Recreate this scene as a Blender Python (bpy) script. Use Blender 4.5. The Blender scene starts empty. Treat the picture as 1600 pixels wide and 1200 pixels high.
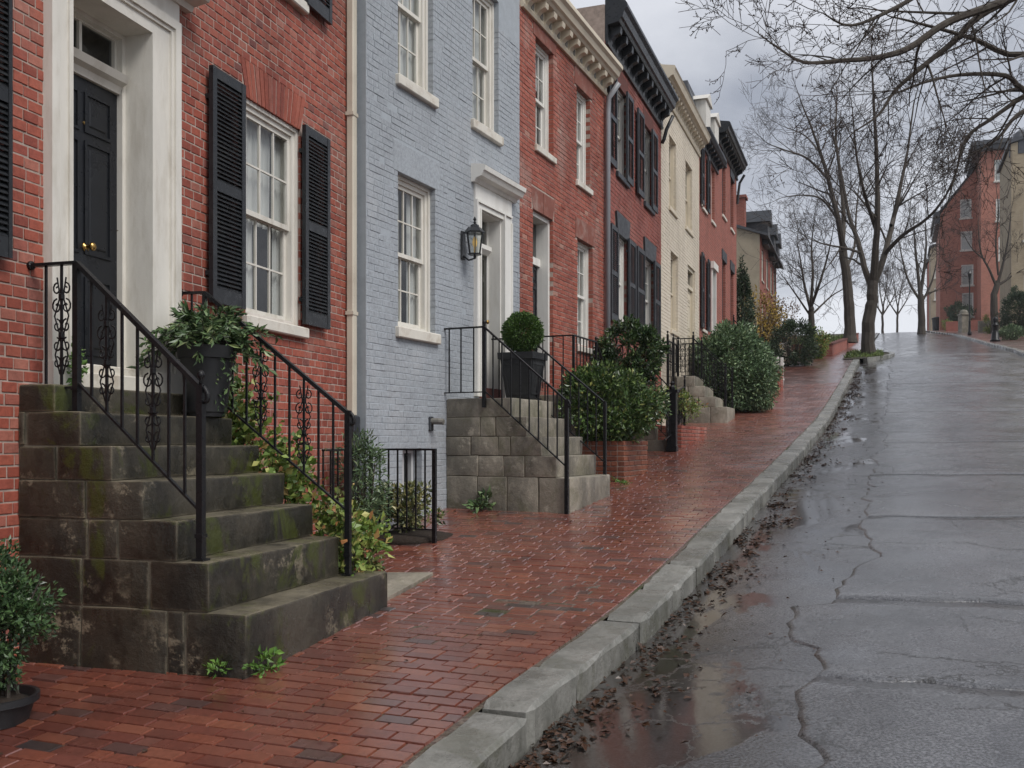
import bpy, math, random
import numpy as np
from mathutils import Vector, Matrix
random.seed(7); rng = np.random.default_rng(7)
S = bpy.context.scene; COL = S.collection
R = math.radians
FP, CU, HV = 1500.0, 800.0, 690.0          # lens in photo pixels, principal column, eye-level row

# ---------------------------------------------------------------- camera
cam = bpy.data.objects.new('camera', bpy.data.cameras.new('camera')); COL.objects.link(cam)
cam.location = (0, 0, 0); cam.rotation_euler = (R(90), 0, 0)
cam.data.sensor_width = 36; cam.data.lens = 36*FP/1600
cam.data.shift_y = (HV-600)/1600
cam.data.clip_start = .05; cam.data.clip_end = 3000
S.camera = cam
# ---------------------------------------------------------------- world, sun, exposure
SUN_EL, SUN_AZ = R(50), R(135)             # azimuth clockwise from +Y
wd = bpy.data.worlds.new('World'); S.world = wd; wd.use_nodes = True
nt = wd.node_tree; nt.nodes.clear()
def wn(t, **k):
    n = nt.nodes.new(t)
    for a, b in k.items():
        if a.startswith('i'): n.inputs[int(a[1:])].default_value = b
        else: setattr(n, a, b)
    return n
L_ = nt.links.new
out = wn('ShaderNodeOutputWorld'); bg = wn('ShaderNodeBackground'); bg.inputs[1].default_value = .1
sky = wn('ShaderNodeTexSky', sky_type='NISHITA', sun_disc=False, sun_elevation=SUN_EL, sun_rotation=SUN_AZ)
tc = wn('ShaderNodeTexCoord'); sep = wn('ShaderNodeSeparateXYZ'); L_(tc.outputs['Generated'], sep.inputs[0])
# clouds lie on a flat layer: divide the direction by its height
mx = wn('ShaderNodeMath', operation='MAXIMUM', i1=.0); L_(sep.outputs[2], mx.inputs[0])
ad = wn('ShaderNodeMath', operation='ADD', i1=.16); L_(mx.outputs[0], ad.inputs[0])
dv = wn('ShaderNodeVectorMath', operation='DIVIDE'); cb = wn('ShaderNodeCombineXYZ', i2=1.0)
L_(ad.outputs[0], cb.inputs[0]); L_(ad.outputs[0], cb.inputs[1])
L_(tc.outputs['Generated'], dv.inputs[0]); L_(cb.outputs[0], dv.inputs[1])
no = wn('ShaderNodeTexNoise'); no.inputs['Scale'].default_value = .95; no.inputs['Detail'].default_value = 7; no.inputs['Roughness'].default_value = .52; no.inputs['Distortion'].default_value = .35
L_(dv.outputs[0], no.inputs['Vector'])
cr = wn('ShaderNodeValToRGB'); el = cr.color_ramp.elements
el[0].position = .42; el[0].color = (1.75, 1.9, 2.25, 1); el[1].position = .59; el[1].color = (4.0, 4.1, 4.4, 1)
L_(no.outputs[0], cr.inputs[0])
# overcast sky: paler towards the horizon, all round
hr = wn('ShaderNodeMapRange', i1=.0, i2=.36, i3=1.0, i4=.0); L_(mx.outputs[0], hr.inputs[0])
mh = wn('ShaderNodeMix', data_type='RGBA'); mh.inputs['B'].default_value = (5.0, 5.1, 5.4, 1)
mhf = wn('ShaderNodeMath', operation='MULTIPLY', i1=.72); L_(hr.outputs[0], mhf.inputs[0])
L_(mhf.outputs[0], mh.inputs['Factor']); L_(cr.outputs[0], mh.inputs['A'])
mm = wn('ShaderNodeMix', data_type='RGBA'); mm.inputs['Factor'].default_value = .95
L_(sky.outputs[0], mm.inputs['A']); L_(mh.outputs['Result'], mm.inputs['B'])
L_(mm.outputs['Result'], bg.inputs[0]); L_(bg.outputs[0], out.inputs[0])
sl = bpy.data.lights.new('sun', 'SUN'); sl.energy = 1.5; sl.angle = R(30); sl.color = (1, .965, .92)
sun = bpy.data.objects.new('sun', sl); COL.objects.link(sun)
sd = Vector((math.sin(SUN_AZ)*math.cos(SUN_EL), math.cos(SUN_AZ)*math.cos(SUN_EL), math.sin(SUN_EL)))
sun.rotation_euler = sd.to_track_quat('Z', 'Y').to_euler()
vs = S.view_settings; S.display_settings.display_device = 'sRGB'
vs.view_transform = 'Standard'; vs.look = 'None'; vs.gamma = 1; vs.use_curve_mapping = False; vs.exposure = .9
S.render.engine = 'CYCLES'
S.cycles.use_denoising = True; S.cycles.max_bounces = 8; S.cycles.transparent_max_bounces = 12
S.cycles.caustics_reflective = False; S.cycles.caustics_refractive = False

# ---------------------------------------------------------------- materials
MATS = {}
class NT:
    """small helper for node materials"""
    def __init__(s, name, rough=.7, spec=.5, metal=0.):
        s.m = bpy.data.materials.new(name); s.m.use_nodes = True; s.t = s.m.node_tree
        s.p = s.t.nodes['Principled BSDF']
        s.p.inputs['Roughness'].default_value = rough; s.p.inputs['Specular IOR Level'].default_value = spec; s.p.inputs['Metallic'].default_value = metal
        MATS[name] = s.m
        s._o = None
    def n(s, t, **k):
        n = s.t.nodes.new(t)
        for a, b in k.items(): setattr(n, a, b)
        return n
    def l(s, a, b): s.t.links.new(a, b)
    def sock(s, i, v):
        if hasattr(v, 'is_output'): s.l(v, i)
        elif v is not None: i.default_value = v if not isinstance(v, tuple) or len(v) != 3 or i.type == 'VECTOR' else (*v, 1)
    def obj(s):
        if s._o is None: s._o = s.n('ShaderNodeTexCoord').outputs['Object']
        return s._o
    def attr(s, name): return s.n('ShaderNodeAttribute', attribute_name=name).outputs['Vector']
    def wpos(s): return s.n('ShaderNodeNewGeometry').outputs['Position']
    def noise(s, scale, detail=4, rough=.55, vec=None, dist=0., stretch=None):
        n = s.n('ShaderNodeTexNoise'); v = vec if vec is not None else s.obj()
        if stretch:
            mp = s.n('ShaderNodeMapping'); mp.inputs['Scale'].default_value = stretch; s.l(v, mp.inputs[0]); v = mp.outputs[0]
        s.l(v, n.inputs['Vector']); n.inputs['Scale'].default_value = scale; n.inputs['Detail'].default_value = detail
        n.inputs['Roughness'].default_value = rough; n.inputs['Distortion'].default_value = dist
        return n.outputs[0]
    def voro(s, scale, vec=None, feature='F1', out=0):
        n = s.n('ShaderNodeTexVoronoi', feature=feature); s.l(vec if vec is not None else s.obj(), n.inputs['Vector']); n.inputs['Scale'].default_value = scale
        return n.outputs[out]
    def rng(s, v, a, b, c=0., d=1.):
        n = s.n('ShaderNodeMapRange'); s.sock(n.inputs[0], v)
        for i, x in enumerate((a, b, c, d)): n.inputs[i+1].default_value = x
        return n.outputs[0]
    def math(s, op, a, b=None):
        n = s.n('ShaderNodeMath', operation=op); s.sock(n.inputs[0], a)
        if b is not None: s.sock(n.inputs[1], b)
        return n.outputs[0]
    def mix(s, f, a, b, blend='MIX'):
        n = s.n('ShaderNodeMix', data_type='RGBA', blend_type=blend); s.sock(n.inputs['Factor'], f); s.sock(n.inputs['A'], a); s.sock(n.inputs['B'], b)
        return n.outputs['Result']
    def rand(s):
        a = s.n('ShaderNodeNewGeometry').outputs['Random Per Island']; b = s.n('ShaderNodeObjectInfo').outputs['Random']
        return s.math('FRACT', s.math('ADD', a, b))
    def ramp(s, f, stops, const=False):
        n = s.n('ShaderNodeValToRGB'); s.l(f, n.inputs[0]); e = n.color_ramp.elements
        if const: n.color_ramp.interpolation = 'CONSTANT'
        while len(e) < len(stops): e.new(.5)
        for x, (p, c) in zip(e, stops): x.position = p; x.color = (*c, 1)
        return n.outputs[0]
    def bump(s, h, strength=.3, dist=.01, prev=None):
        n = s.n('ShaderNodeBump'); s.l(h, n.inputs['Height']); n.inputs['Strength'].default_value = strength; n.inputs['Distance'].default_value = dist
        if prev is not None: s.l(prev, n.inputs['Normal'])
        s.l(n.outputs[0], s.p.inputs['Normal']); return n.outputs[0]
    def col(s, v): s.sock(s.p.inputs['Base Color'], v)
    def rgh(s, v): s.sock(s.p.inputs['Roughness'], v)

def m_brick(name, stops, stain=(.34,.23,.19), stain_amt=.35, rough=.72, grime=.62):
    m = NT(name, rough, .4)
    c = m.ramp(m.rand(), stops)
    w = m.wpos()
    c = m.mix(m.rng(m.noise(26, 5, .7, w), .35, .75), c, m.mix(1., c, (.62, .6, .6), 'MULTIPLY'))
    c = m.mix(m.math('MULTIPLY', m.rng(m.noise(1.1, 6, .68, w, stretch=(1,1,.8)), .53, .66), stain_amt), c, stain)
    c = m.mix(m.math('MULTIPLY', m.rng(m.noise(.75, 5, .65, w, stretch=(1,1,.35)), .47, .64), grime), c, m.mix(1., c, (.5,.47,.46), 'MULTIPLY'))
    m.col(c); m.rgh(m.rng(m.noise(3, 4, .6, w), .3, .7, rough-.2, rough+.12))
    m.bump(m.noise(60, 5, .7, w), .5, .006)
m_brick('red brick', [(0,(.26,.065,.045)),(.3,(.35,.090,.058)),(.6,(.40,.115,.075)),(.8,(.33,.085,.06)),(.93,(.43,.165,.12)),(1,(.19,.065,.055))], stain=(.42,.25,.20))
m_brick('worn red brick', [(0,(.29,.075,.05)),(.4,(.36,.098,.064)),(.75,(.41,.125,.083)),(.95,(.34,.095,.066)),(1,(.46,.25,.19))], stain=(.40,.31,.27), stain_amt=.4)
m_brick('dark red brick', [(0,(.27,.075,.057)),(.5,(.33,.095,.07)),(1,(.285,.08,.062))], stain_amt=.15)
m_brick('orange brick', [(0,(.22,.075,.04)),(.5,(.28,.1,.055)),(1,(.17,.058,.036))], stain=(.1,.08,.04), stain_amt=.5)
m_brick('blue painted brick', [(0,(.365,.40,.437)),(.5,(.385,.42,.457)),(1,(.373,.41,.445))], stain=(.48,.49,.50), stain_amt=.25, rough=.6, grime=.22)
m_brick('cream painted brick', [(0,(.70,.63,.51)),(.5,(.74,.67,.55)),(1,(.71,.645,.525))], stain=(.55,.5,.40), stain_amt=.4, rough=.6, grime=.3)
def m_plain(name, c, rough=.6, var=.15, scale=8, bump=.1, bscale=40, spec=.4, metal=0., dirt=None, dirt_amt=.5, stretch=None, dthr=(.5,.72)):
    m = NT(name, rough, spec, metal); w = m.wpos()
    d = tuple(x*(1-var) for x in c)
    k = m.mix(m.rng(m.noise(scale, 5, .6, w, stretch=stretch), .3, .7), c, d)
    if dirt: k = m.mix(m.math('MULTIPLY', m.rng(m.noise(scale*.6, 6, .7, w, stretch=stretch), *dthr), dirt_amt), k, dirt)
    m.col(k); m.rgh(m.rng(m.noise(scale*1.7, 3, .6, w), .3, .7, max(.03,rough-.12), min(1,rough+.1)))
    if bump: m.bump(m.noise(bscale, 4, .6, w), bump, .01)
m_plain('mortar', (.36,.29,.245), .9, .35, 12, .4, 90, dirt=(.13,.10,.085))
m_plain('pale mortar', (.46,.37,.32), .9, .3, 12, .4, 90, dirt=(.2,.13,.10))
m_plain('stone mortar', (.16,.14,.105), .9, .4, 9, .4, 60, dirt=(.05,.05,.03), dirt_amt=.8)
m_plain('blue mortar', (.36,.395,.43), .7, .15, 9, .2)
m_plain('cream mortar', (.64,.57,.45), .7, .2, 9, .2)
m_plain('white paint', (.70,.675,.615), .42, .12, 4, .10, 60, dirt=(.40,.36,.29), dirt_amt=.6, stretch=(2,2,.5))
m_plain('clean white paint', (.74,.73,.69), .4, .10, 4, .08, 60, dirt=(.47,.44,.38), dirt_amt=.5, stretch=(2,2,.5))
m_plain('stained sill paint', (.68,.65,.58), .5, .12, 6, .15, 50, dirt=(.33,.25,.17), dirt_amt=.7)
m_plain('cream paint', (.62,.55,.43), .5, .12, 3, .08, 50, dirt=(.4,.35,.27))
m_plain('black paint', (.018,.020,.023), .33, .25, 9, .1, 120, dirt=(.035,.036,.036), dirt_amt=.6)
m_plain('door paint', (.014,.0155,.019), .34, .2, 5, .05, 80, spec=.3)
m_plain('olive door paint', (.055,.055,.045), .35, .2, 5, .05, 80)
m_plain('charcoal paint', (.032,.036,.043), .42, .25, 6, .1, 60, dirt=(.07,.075,.08))
m_plain('iron', (.008,.0085,.010), .36, .3, 25, .25, 150, spec=.28, dirt=(.03,.026,.022), dirt_amt=.5)
m_plain('brass', (.48,.30,.10), .25, .3, 20, .05, 100, metal=1., dirt=(.2,.12,.04))
m_plain('downspout cream', (.60,.55,.45), .45, .1, 2, .03, 50, dirt=(.36,.31,.24))
m_plain('downspout grey', (.26,.27,.29), .4, .12, 2, .03, 50)
m_plain('lintel stone', (.24,.085,.062), .8, .25, 6, .3, 60, dirt=(.40,.33,.29), dirt_amt=.55)
m_plain('brown lintel', (.13,.045,.036), .8, .25, 6, .3, 60)
m_plain('slate', (.075,.08,.09), .5, .3, 5, .3, 20)
m_plain('pot plastic', (.016,.017,.019), .5, .2, 10, .1, 60, dirt=(.05,.048,.045), dirt_amt=.4)
m_plain('terracotta', (.25,.085,.05), .75, .25, 12, .2, 60, dirt=(.12,.08,.05))
m_plain('soil', (.028,.019,.013), .9, .4, 30, .8, 60)
m_plain('bark', (.062,.050,.040), .9, .4, 6, .8, 22, dirt=(.10,.095,.075), dirt_amt=.6, stretch=(3,3,.6))
m_plain('twig bark', (.050,.038,.033), .9, .3, 6, 0)
m_plain('far twig', (.075,.06,.055), .9, .3, 6, 0)
m_plain('tan stucco', (.40,.34,.25), .85, .2, 2, .2, 10, dirt=(.25,.21,.16))
m_plain('curtain', (.66,.66,.65), .9, .12, 2, 0)
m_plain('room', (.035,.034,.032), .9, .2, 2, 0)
m_plain('basement frame', (.5,.51,.52), .5, .15, 5, .1)
m_plain('grey stone', (.22,.21,.19), .75, .3, 5, .4, 30, dirt=(.09,.09,.06))
m_plain('leaf litter', (.085,.040,.020), .35, .7, 40, 0, dirt=(.026,.015,.009), dirt_amt=.8)
m_plain('yellow litter', (.34,.24,.03), .5, .3, 40, 0)
m_plain('earth', (.055,.047,.032), .95, .4, 3, .5, 10, dirt=(.035,.05,.016), dirt_amt=.8)
def m_leaf(name, stops, rough=.42):
    m = NT(name, rough, .5); m.col(m.ramp(m.rand(), stops))
m_leaf('boxwood leaf', [(0,(0.019,0.040,0.016)),(.5,(0.039,0.078,0.028)),(.85,(0.070,0.127,0.046)),(1,(0.109,0.186,0.070))], .35)
m_leaf('topiary leaf', [(0,(0.028,0.062,0.012)),(.5,(0.054,0.116,0.022)),(1,(0.116,0.194,0.043))], .5)
m_leaf('shrub leaf', [(0,(0.024,0.050,0.015)),(.45,(0.054,0.101,0.027)),(.8,(0.106,0.174,0.046)),(.94,(0.194,0.261,0.077)),(1,(0.330,0.330,0.098))], .32)
m_leaf('camellia leaf', [(0,(0.013,0.034,0.011)),(.5,(0.034,0.067,0.023)),(.85,(0.074,0.126,0.041)),(1,(0.149,0.196,0.074))], .25)
m_leaf('fern leaf', [(0,(0.034,0.064,0.026)),(.5,(0.074,0.131,0.052)),(.85,(0.139,0.214,0.084)),(1,(0.242,0.298,0.131))], .4)
m_leaf('vine leaf', [(0,(0.054,0.101,0.019)),(.4,(0.132,0.209,0.039)),(.75,(0.248,0.310,0.070)),(.9,(0.388,0.388,0.124)),(1,(0.341,0.109,0.046))], .42)
m_leaf('variegated leaf', [(0,(0.039,0.062,0.020)),(.45,(0.109,0.132,0.046)),(.8,(0.279,0.264,0.109)),(1,(0.465,0.419,0.186))], .42)
m_leaf('hedge leaf', [(0,(0.045,0.081,0.036)),(.5,(0.094,0.158,0.074)),(.85,(0.168,0.248,0.123)),(1,(0.270,0.336,0.180))], .45)
m_leaf('yellow leaf', [(0,(0.155,0.101,0.019)),(.5,(0.310,0.209,0.039)),(1,(0.512,0.364,0.070))], .55)
m_leaf('conifer leaf', [(0,(0.012,0.031,0.012)),(.6,(0.028,0.056,0.022)),(1,(0.062,0.093,0.039))], .55)
m_leaf('russet leaf', [(0,(0.093,0.054,0.031)),(1,(0.202,0.116,0.070))], .6)
m_leaf('weed leaf', [(0,(0.046,0.109,0.019)),(1,(0.139,0.264,0.046))], .45)
m_leaf('grass leaf', [(0,(0.046,0.085,0.019)),(1,(0.155,0.202,0.046))], .55)

def m_stone(name, base, dark, pale, moss, moss_amt, pale_amt, rough=.55, wear_top=.55):
    m = NT(name, rough, .45); w = m.wpos()
    c = m.mix(m.rng(m.noise(1.5, 10, .74, w, stretch=(1,1,.5)), .40, .56), base, dark)
    c = m.mix(m.math('MULTIPLY', m.rng(m.rand(), 0, 1, 0, 1), .45), c, m.mix(1., c, (.6,.58,.56), 'MULTIPLY'))
    c = m.mix(m.math('MULTIPLY', m.rng(m.noise(4.2, 10, .8, w, stretch=(1,1,1.2)), .545, .60), m.math('MULTIPLY', m.rng(m.noise(1.3, 4, .6, w), .50, .60), pale_amt)), c, pale)
    c = m.mix(m.math('MULTIPLY', m.rng(m.noise(1.9, 8, .72, w, dist=.6, stretch=(1,1,.8)), .535, .60), moss_amt), c, moss)
    c = m.mix(m.math('MULTIPLY', m.rng(m.noise(70, 3, .7, w), .5, .8), .5), c, m.mix(1., c, (.5,.5,.5), 'MULTIPLY'))
    bv = m.n('ShaderNodeBevel', samples=4); bv.inputs['Radius'].default_value = .028; ge = m.n('ShaderNodeNewGeometry')          # edges worn pale
    dt = m.n('ShaderNodeVectorMath', operation='DOT_PRODUCT'); m.l(bv.outputs[0], dt.inputs[0]); m.l(ge.outputs['Normal'], dt.inputs[1])
    c = m.mix(m.math('MULTIPLY', m.rng(dt.outputs['Value'], .97, .80), m.rng(m.noise(5, 6, .7, w), .40, .58, .05, wear_top)), c, pale)
    nz = m.n('ShaderNodeSeparateXYZ'); m.l(ge.outputs['Normal'], nz.inputs[0])                  # paler where the face points up
    c = m.mix(m.math('MULTIPLY', m.rng(nz.outputs[2], .7, .95), m.rng(m.noise(3.1, 8, .72, w), .36, .60, .1, .75*wear_top)), c, pale)
    m.col(c); m.rgh(m.rng(m.noise(2.2, 4, .6, w), .35, .65, rough-.25, rough+.2))
    b = m.bump(m.noise(14, 6, .7, w), .6, .02); m.bump(m.noise(110, 4, .7, w), .4, .004, b)
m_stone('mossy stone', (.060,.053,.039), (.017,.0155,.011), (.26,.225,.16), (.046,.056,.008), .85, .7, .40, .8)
m_stone('pale step stone', (.31,.28,.225), (.15,.138,.112), (.46,.42,.34), (.075,.078,.03), .4, .6)
m_stone('granite', (.25,.247,.225), (.115,.115,.10), (.36,.355,.335), (.07,.07,.042), .5, .45, .34, .3)
m_stone('cream step stone', (.36,.33,.27), (.19,.175,.14), (.46,.43,.36), (.10,.10,.05), .3, .5)

m = NT('pavement brick', .3, .95); w = m.wpos()
m.p.inputs['Coat Weight'].default_value = .8; m.p.inputs['Coat Roughness'].default_value = .3; m.p.inputs['Coat IOR'].default_value = 1.6
c = m.ramp(m.rand(), [(0,(.16,.052,.038)),(.2,(.21,.064,.043)),(.45,(.26,.082,.050)),(.65,(.19,.060,.044)),(.85,(.30,.102,.060)),(.93,(.17,.070,.058)),(.98,(.12,.062,.056)),(1,(.07,.054,.052))])
c = m.mix(m.rng(m.noise(30, 5, .7, w), .35, .75), c, m.mix(1., c, (.6,.57,.55), 'MULTIPLY'))
c = m.mix(m.math('MULTIPLY', m.rng(m.noise(.9, 6, .65, w), .5, .68), .6), c, m.mix(1., c, (.45,.42,.42), 'MULTIPLY'))
m.col(c); m.rgh(m.rng(m.noise(1.3, 6, .65, w), .40, .62, .07, .34))
b = m.bump(m.noise(11, 4, .6, w), .15, .010); m.bump(m.noise(120, 4, .7, w), .12, .003, b)
m = NT('pavement joint', .5, .4); w = m.wpos()
m.col(m.mix(m.rng(m.noise(2.5, 5, .7, w), .45, .65), m.mix(m.rng(m.noise(40,3,.6,w),.4,.6), (.06,.042,.034), (.17,.135,.11)), (.04,.05,.015))); m.rgh(m.rng(m.noise(1.5,4,.6,w),.35,.65,.15,.7)); m.bump(m.noise(60,4,.7,w),.5,.01)
# far pavement: too far to tell the bricks apart
m = NT('far pavement', .25, .95); w = m.attr('sw')
m.p.inputs['Coat Weight'].default_value = .8; m.p.inputs['Coat Roughness'].default_value = .3; m.p.inputs['Coat IOR'].default_value = 1.6
bt = m.n('ShaderNodeTexBrick'); m.l(w, bt.inputs['Vector']); bt.inputs['Scale'].default_value = 1; bt.inputs['Brick Width'].default_value = .25; bt.inputs['Row Height'].default_value = .13; bt.inputs['Mortar Size'].default_value = .008
bt.inputs['Color1'].default_value = (.19,.055,.036,1); bt.inputs['Color2'].default_value = (.12,.04,.03,1); bt.inputs['Mortar'].default_value = (.04,.03,.026,1)
c = m.mix(m.math('MULTIPLY', m.rng(m.noise(.9, 6, .65, m.wpos()), .5, .68), .6), bt.outputs[0], (.06,.03,.026))
m.col(c); m.rgh(m.rng(m.noise(1.3, 6, .65, m.wpos()), .38, .66, .10, .38)); m.bump(m.noise(14, 4, .6, m.wpos()), .25, .015)

# wet asphalt: sw = (along, across) in metres
for name, c_lo, c_hi, pud_t, r_lo, r_hi, b_lo, b_hi in (
   ('wet asphalt', (.034,.035,.038), (.072,.073,.077), .625, .09, .27, .08, .26),
   ('worn asphalt', (.036,.037,.040), (.088,.089,.094), .70, .07, .33, .14, .42)):
    m = NT(name, .4, 1.); m.p.inputs['Coat Weight'].default_value = .45; m.p.inputs['Coat Roughness'].default_value = .28; m.p.inputs['Coat IOR'].default_value = 1.5; sw = m.attr('sw'); w = m.wpos()
    base = m.mix(m.rng(m.noise(.55, 8, .7, w), .41, .59), c_lo, c_hi)
    base = m.mix(m.rng(m.noise(62, 4, .8, w), .43, .60), m.mix(1., base, (.30,.30,.32), 'MULTIPLY'), m.mix(1., base, (2.0,2.0,2.0), 'MULTIPLY'))
    # repair patches
    wsw = m.n('ShaderNodeVectorMath', operation='ADD'); wv = m.n('ShaderNodeVectorMath', operation='SCALE'); nzc = m.n('ShaderNodeTexNoise'); m.l(sw, nzc.inputs['Vector']); nzc.inputs['Scale'].default_value = 1.1; nzc.inputs['Detail'].default_value = 6
    nzc.inputs['Roughness'].default_value = .72; m.l(nzc.outputs['Color'], wv.inputs[0]); wv.inputs['Scale'].default_value = .7; m.l(sw, wsw.inputs[0]); m.l(wv.outputs[0], wsw.inputs[1]); wsw = wsw.outputs[0]
    sx = m.n('ShaderNodeSeparateXYZ'); m.l(sw, sx.inputs[0]); along, across = sx.outputs[0], sx.outputs[1]
    mp = m.n('ShaderNodeMapping'); mp.inputs['Scale'].default_value = (.28, .55, 1); m.l(wsw, mp.inputs[0])
    cell = m.voro(1., mp.outputs[0], out=1); cs = m.n('ShaderNodeSeparateXYZ'); m.l(cell, cs.inputs[0])
    base = m.mix(m.rng(cs.outputs[0], .62, .64), base, m.mix(1., base, (.68,.68,.7), 'MULTIPLY'))
    mp2 = m.n('ShaderNodeMapping'); mp2.inputs['Scale'].default_value = (.42, .24, 1); m.l(wsw, mp2.inputs[0])
    edge = m.voro(1., mp2.outputs[0], 'DISTANCE_TO_EDGE')
    brk = m.rng(m.noise(.9, 4, .6, sw), .43, .50)
    crack = m.math('MULTIPLY', m.rng(edge, .001, .009, 1., .0), brk)
    mp3 = m.n('ShaderNodeMapping'); mp3.inputs['Scale'].default_value = (1.6, 1.6, 1); m.l(wsw, mp3.inputs[0])
    edge2 = m.voro(1., mp3.outputs[0], 'DISTANCE_TO_EDGE')
    allig = m.math('MULTIPLY', m.rng(edge2, .0, .02, 1., .0), m.rng(m.noise(.55, 3, .6, sw), .55, .60))
    crk = m.math('MAXIMUM', crack, allig)
    base = m.mix(crk, base, (.008,.008,.008))
    pud_g = m.math('ADD', m.noise(.6, 8, .66, sw, stretch=(.8,1.5,1), dist=.5), m.rng(across, -1.7, -.25, 0., .13))   # standing water: mostly by the kerb
    pud = m.rng(pud_g, pud_t, pud_t+.025)
    base = m.mix(m.math('MULTIPLY', pud, .55), base, (.030,.024,.018))
    base = m.mix(m.math('MULTIPLY', m.rng(m.math('ADD', across, m.math('MULTIPLY', m.noise(2.2, 6, .7, sw), 1.1)), .0, .45), .8), base, (.026,.018,.012))   # silt washed along the kerb
    m.col(base)
    wet = m.rng(m.noise(.75, 7, .68, sw, dist=.4), .42, .58, r_lo, r_hi)
    m.rgh(m.mix(crk, m.mix(pud, wet, (.07,.07,.07)), (.9,.9,.9)))
    h = m.noise(85, 4, .75, w); h2 = m.voro(40., w)
    hh = m.math('ADD', h, m.math('MULTIPLY', h2, .9))
    bs = m.n('ShaderNodeBump'); m.l(hh, bs.inputs['Height']); bs.inputs['Distance'].default_value = .012
    m.l(m.math('MULTIPLY', m.rng(pud, 0, 1, 1, .1), m.rng(m.noise(.8, 5, .6, sw), .38, .60, b_lo, b_hi)), bs.inputs['Strength'])
    b2 = m.n('ShaderNodeBump'); m.l(m.math('SUBTRACT', m.noise(2.2, 4, .55, sw), m.math('MULTIPLY', crk, .6)), b2.inputs['Height']); b2.inputs['Distance'].default_value = .02
    m.l(m.rng(pud, 0, 1, .34, .10), b2.inputs['Strength']); m.l(bs.outputs[0], b2.inputs['Normal'])
    m.l(b2.outputs[0], m.p.inputs['Normal'])
# brick walls too far off to tell the bricks apart
def m_farbrick(name, c1, c2, mo):
    m = NT(name, .8, .3); o = m.obj(); mp = m.n('ShaderNodeMapping'); mp.inputs['Rotation'].default_value = (R(90),0,0)
    sp = m.n('ShaderNodeSeparateXYZ'); m.l(o, sp.inputs[0]); cbn = m.n('ShaderNodeCombineXYZ'); m.l(m.math('ADD', sp.outputs[0], sp.outputs[1]), cbn.inputs[0]); m.l(sp.outputs[2], cbn.inputs[1])
    bt = m.n('ShaderNodeTexBrick'); m.l(cbn.outputs[0], bt.inputs['Vector']); bt.inputs['Scale'].default_value = 1; bt.inputs['Brick Width'].default_value = .23; bt.inputs['Row Height'].default_value = .085; bt.inputs['Mortar Size'].default_value = .006
    for i, c in zip(('Color1','Color2','Mortar'), (c1, c2, mo)): bt.inputs[i].default_value = (*c, 1)
    m.col(m.mix(m.math('MULTIPLY', m.rng(m.noise(.8, 6, .7), .45, .7), .6), bt.outputs[0], m.mix(1., bt.outputs[0], (.6,.56,.55), 'MULTIPLY')))
    m.bump(bt.outputs[1], -.3, .01)
m_farbrick('far red brick', (.29,.092,.068), (.22,.073,.056), (.36,.21,.17))
m_farbrick('brightened red brick', (.45,.175,.125), (.36,.14,.10), (.45,.30,.24))  # paler copy of the far red brick: light put into the shaded wall's colour
m_farbrick('far tan brick', (.40,.33,.23), (.35,.29,.2), (.3,.25,.18))
# window glass: reflects the sky, lets the room be seen
def m_glass(name, tint):
    m = NT(name); t = m.t
    tr = m.n('ShaderNodeBsdfTransparent'); tr.inputs[0].default_value = (*tint, 1); gl = m.n('ShaderNodeBsdfGlossy'); gl.inputs['Roughness'].default_value = .015
    lw = m.n('ShaderNodeLayerWeight'); lw.inputs['Blend'].default_value = .5
    fr = m.math('ADD', m.math('MULTIPLY', m.math('POWER', lw.outputs['Facing'], 4.2), .93), .07)
    bp = m.n('ShaderNodeBump'); m.l(m.noise(2.2, 2, .5, m.wpos()), bp.inputs['Height']); bp.inputs['Strength'].default_value = .12; bp.inputs['Distance'].default_value = .06
    m.l(bp.outputs[0], gl.inputs['Normal']); m.l(bp.outputs[0], lw.inputs['Normal'])
    ms = m.n('ShaderNodeMixShader'); m.l(fr, ms.inputs[0]); m.l(tr.outputs[0], ms.inputs[1]); m.l(gl.outputs[0], ms.inputs[2])
    m.l(ms.outputs[0], t.nodes['Material Output'].inputs[0])
m_glass('window glass', (.82,.84,.83)); m_glass('dark glass', (.4,.42,.42))
m = NT('lamp glow', .5); m.col((.9,.6,.2)); m.p.inputs['Emission Color'].default_value = (1,.62,.18,1); m.p.inputs['Emission Strength'].default_value = .12
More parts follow.
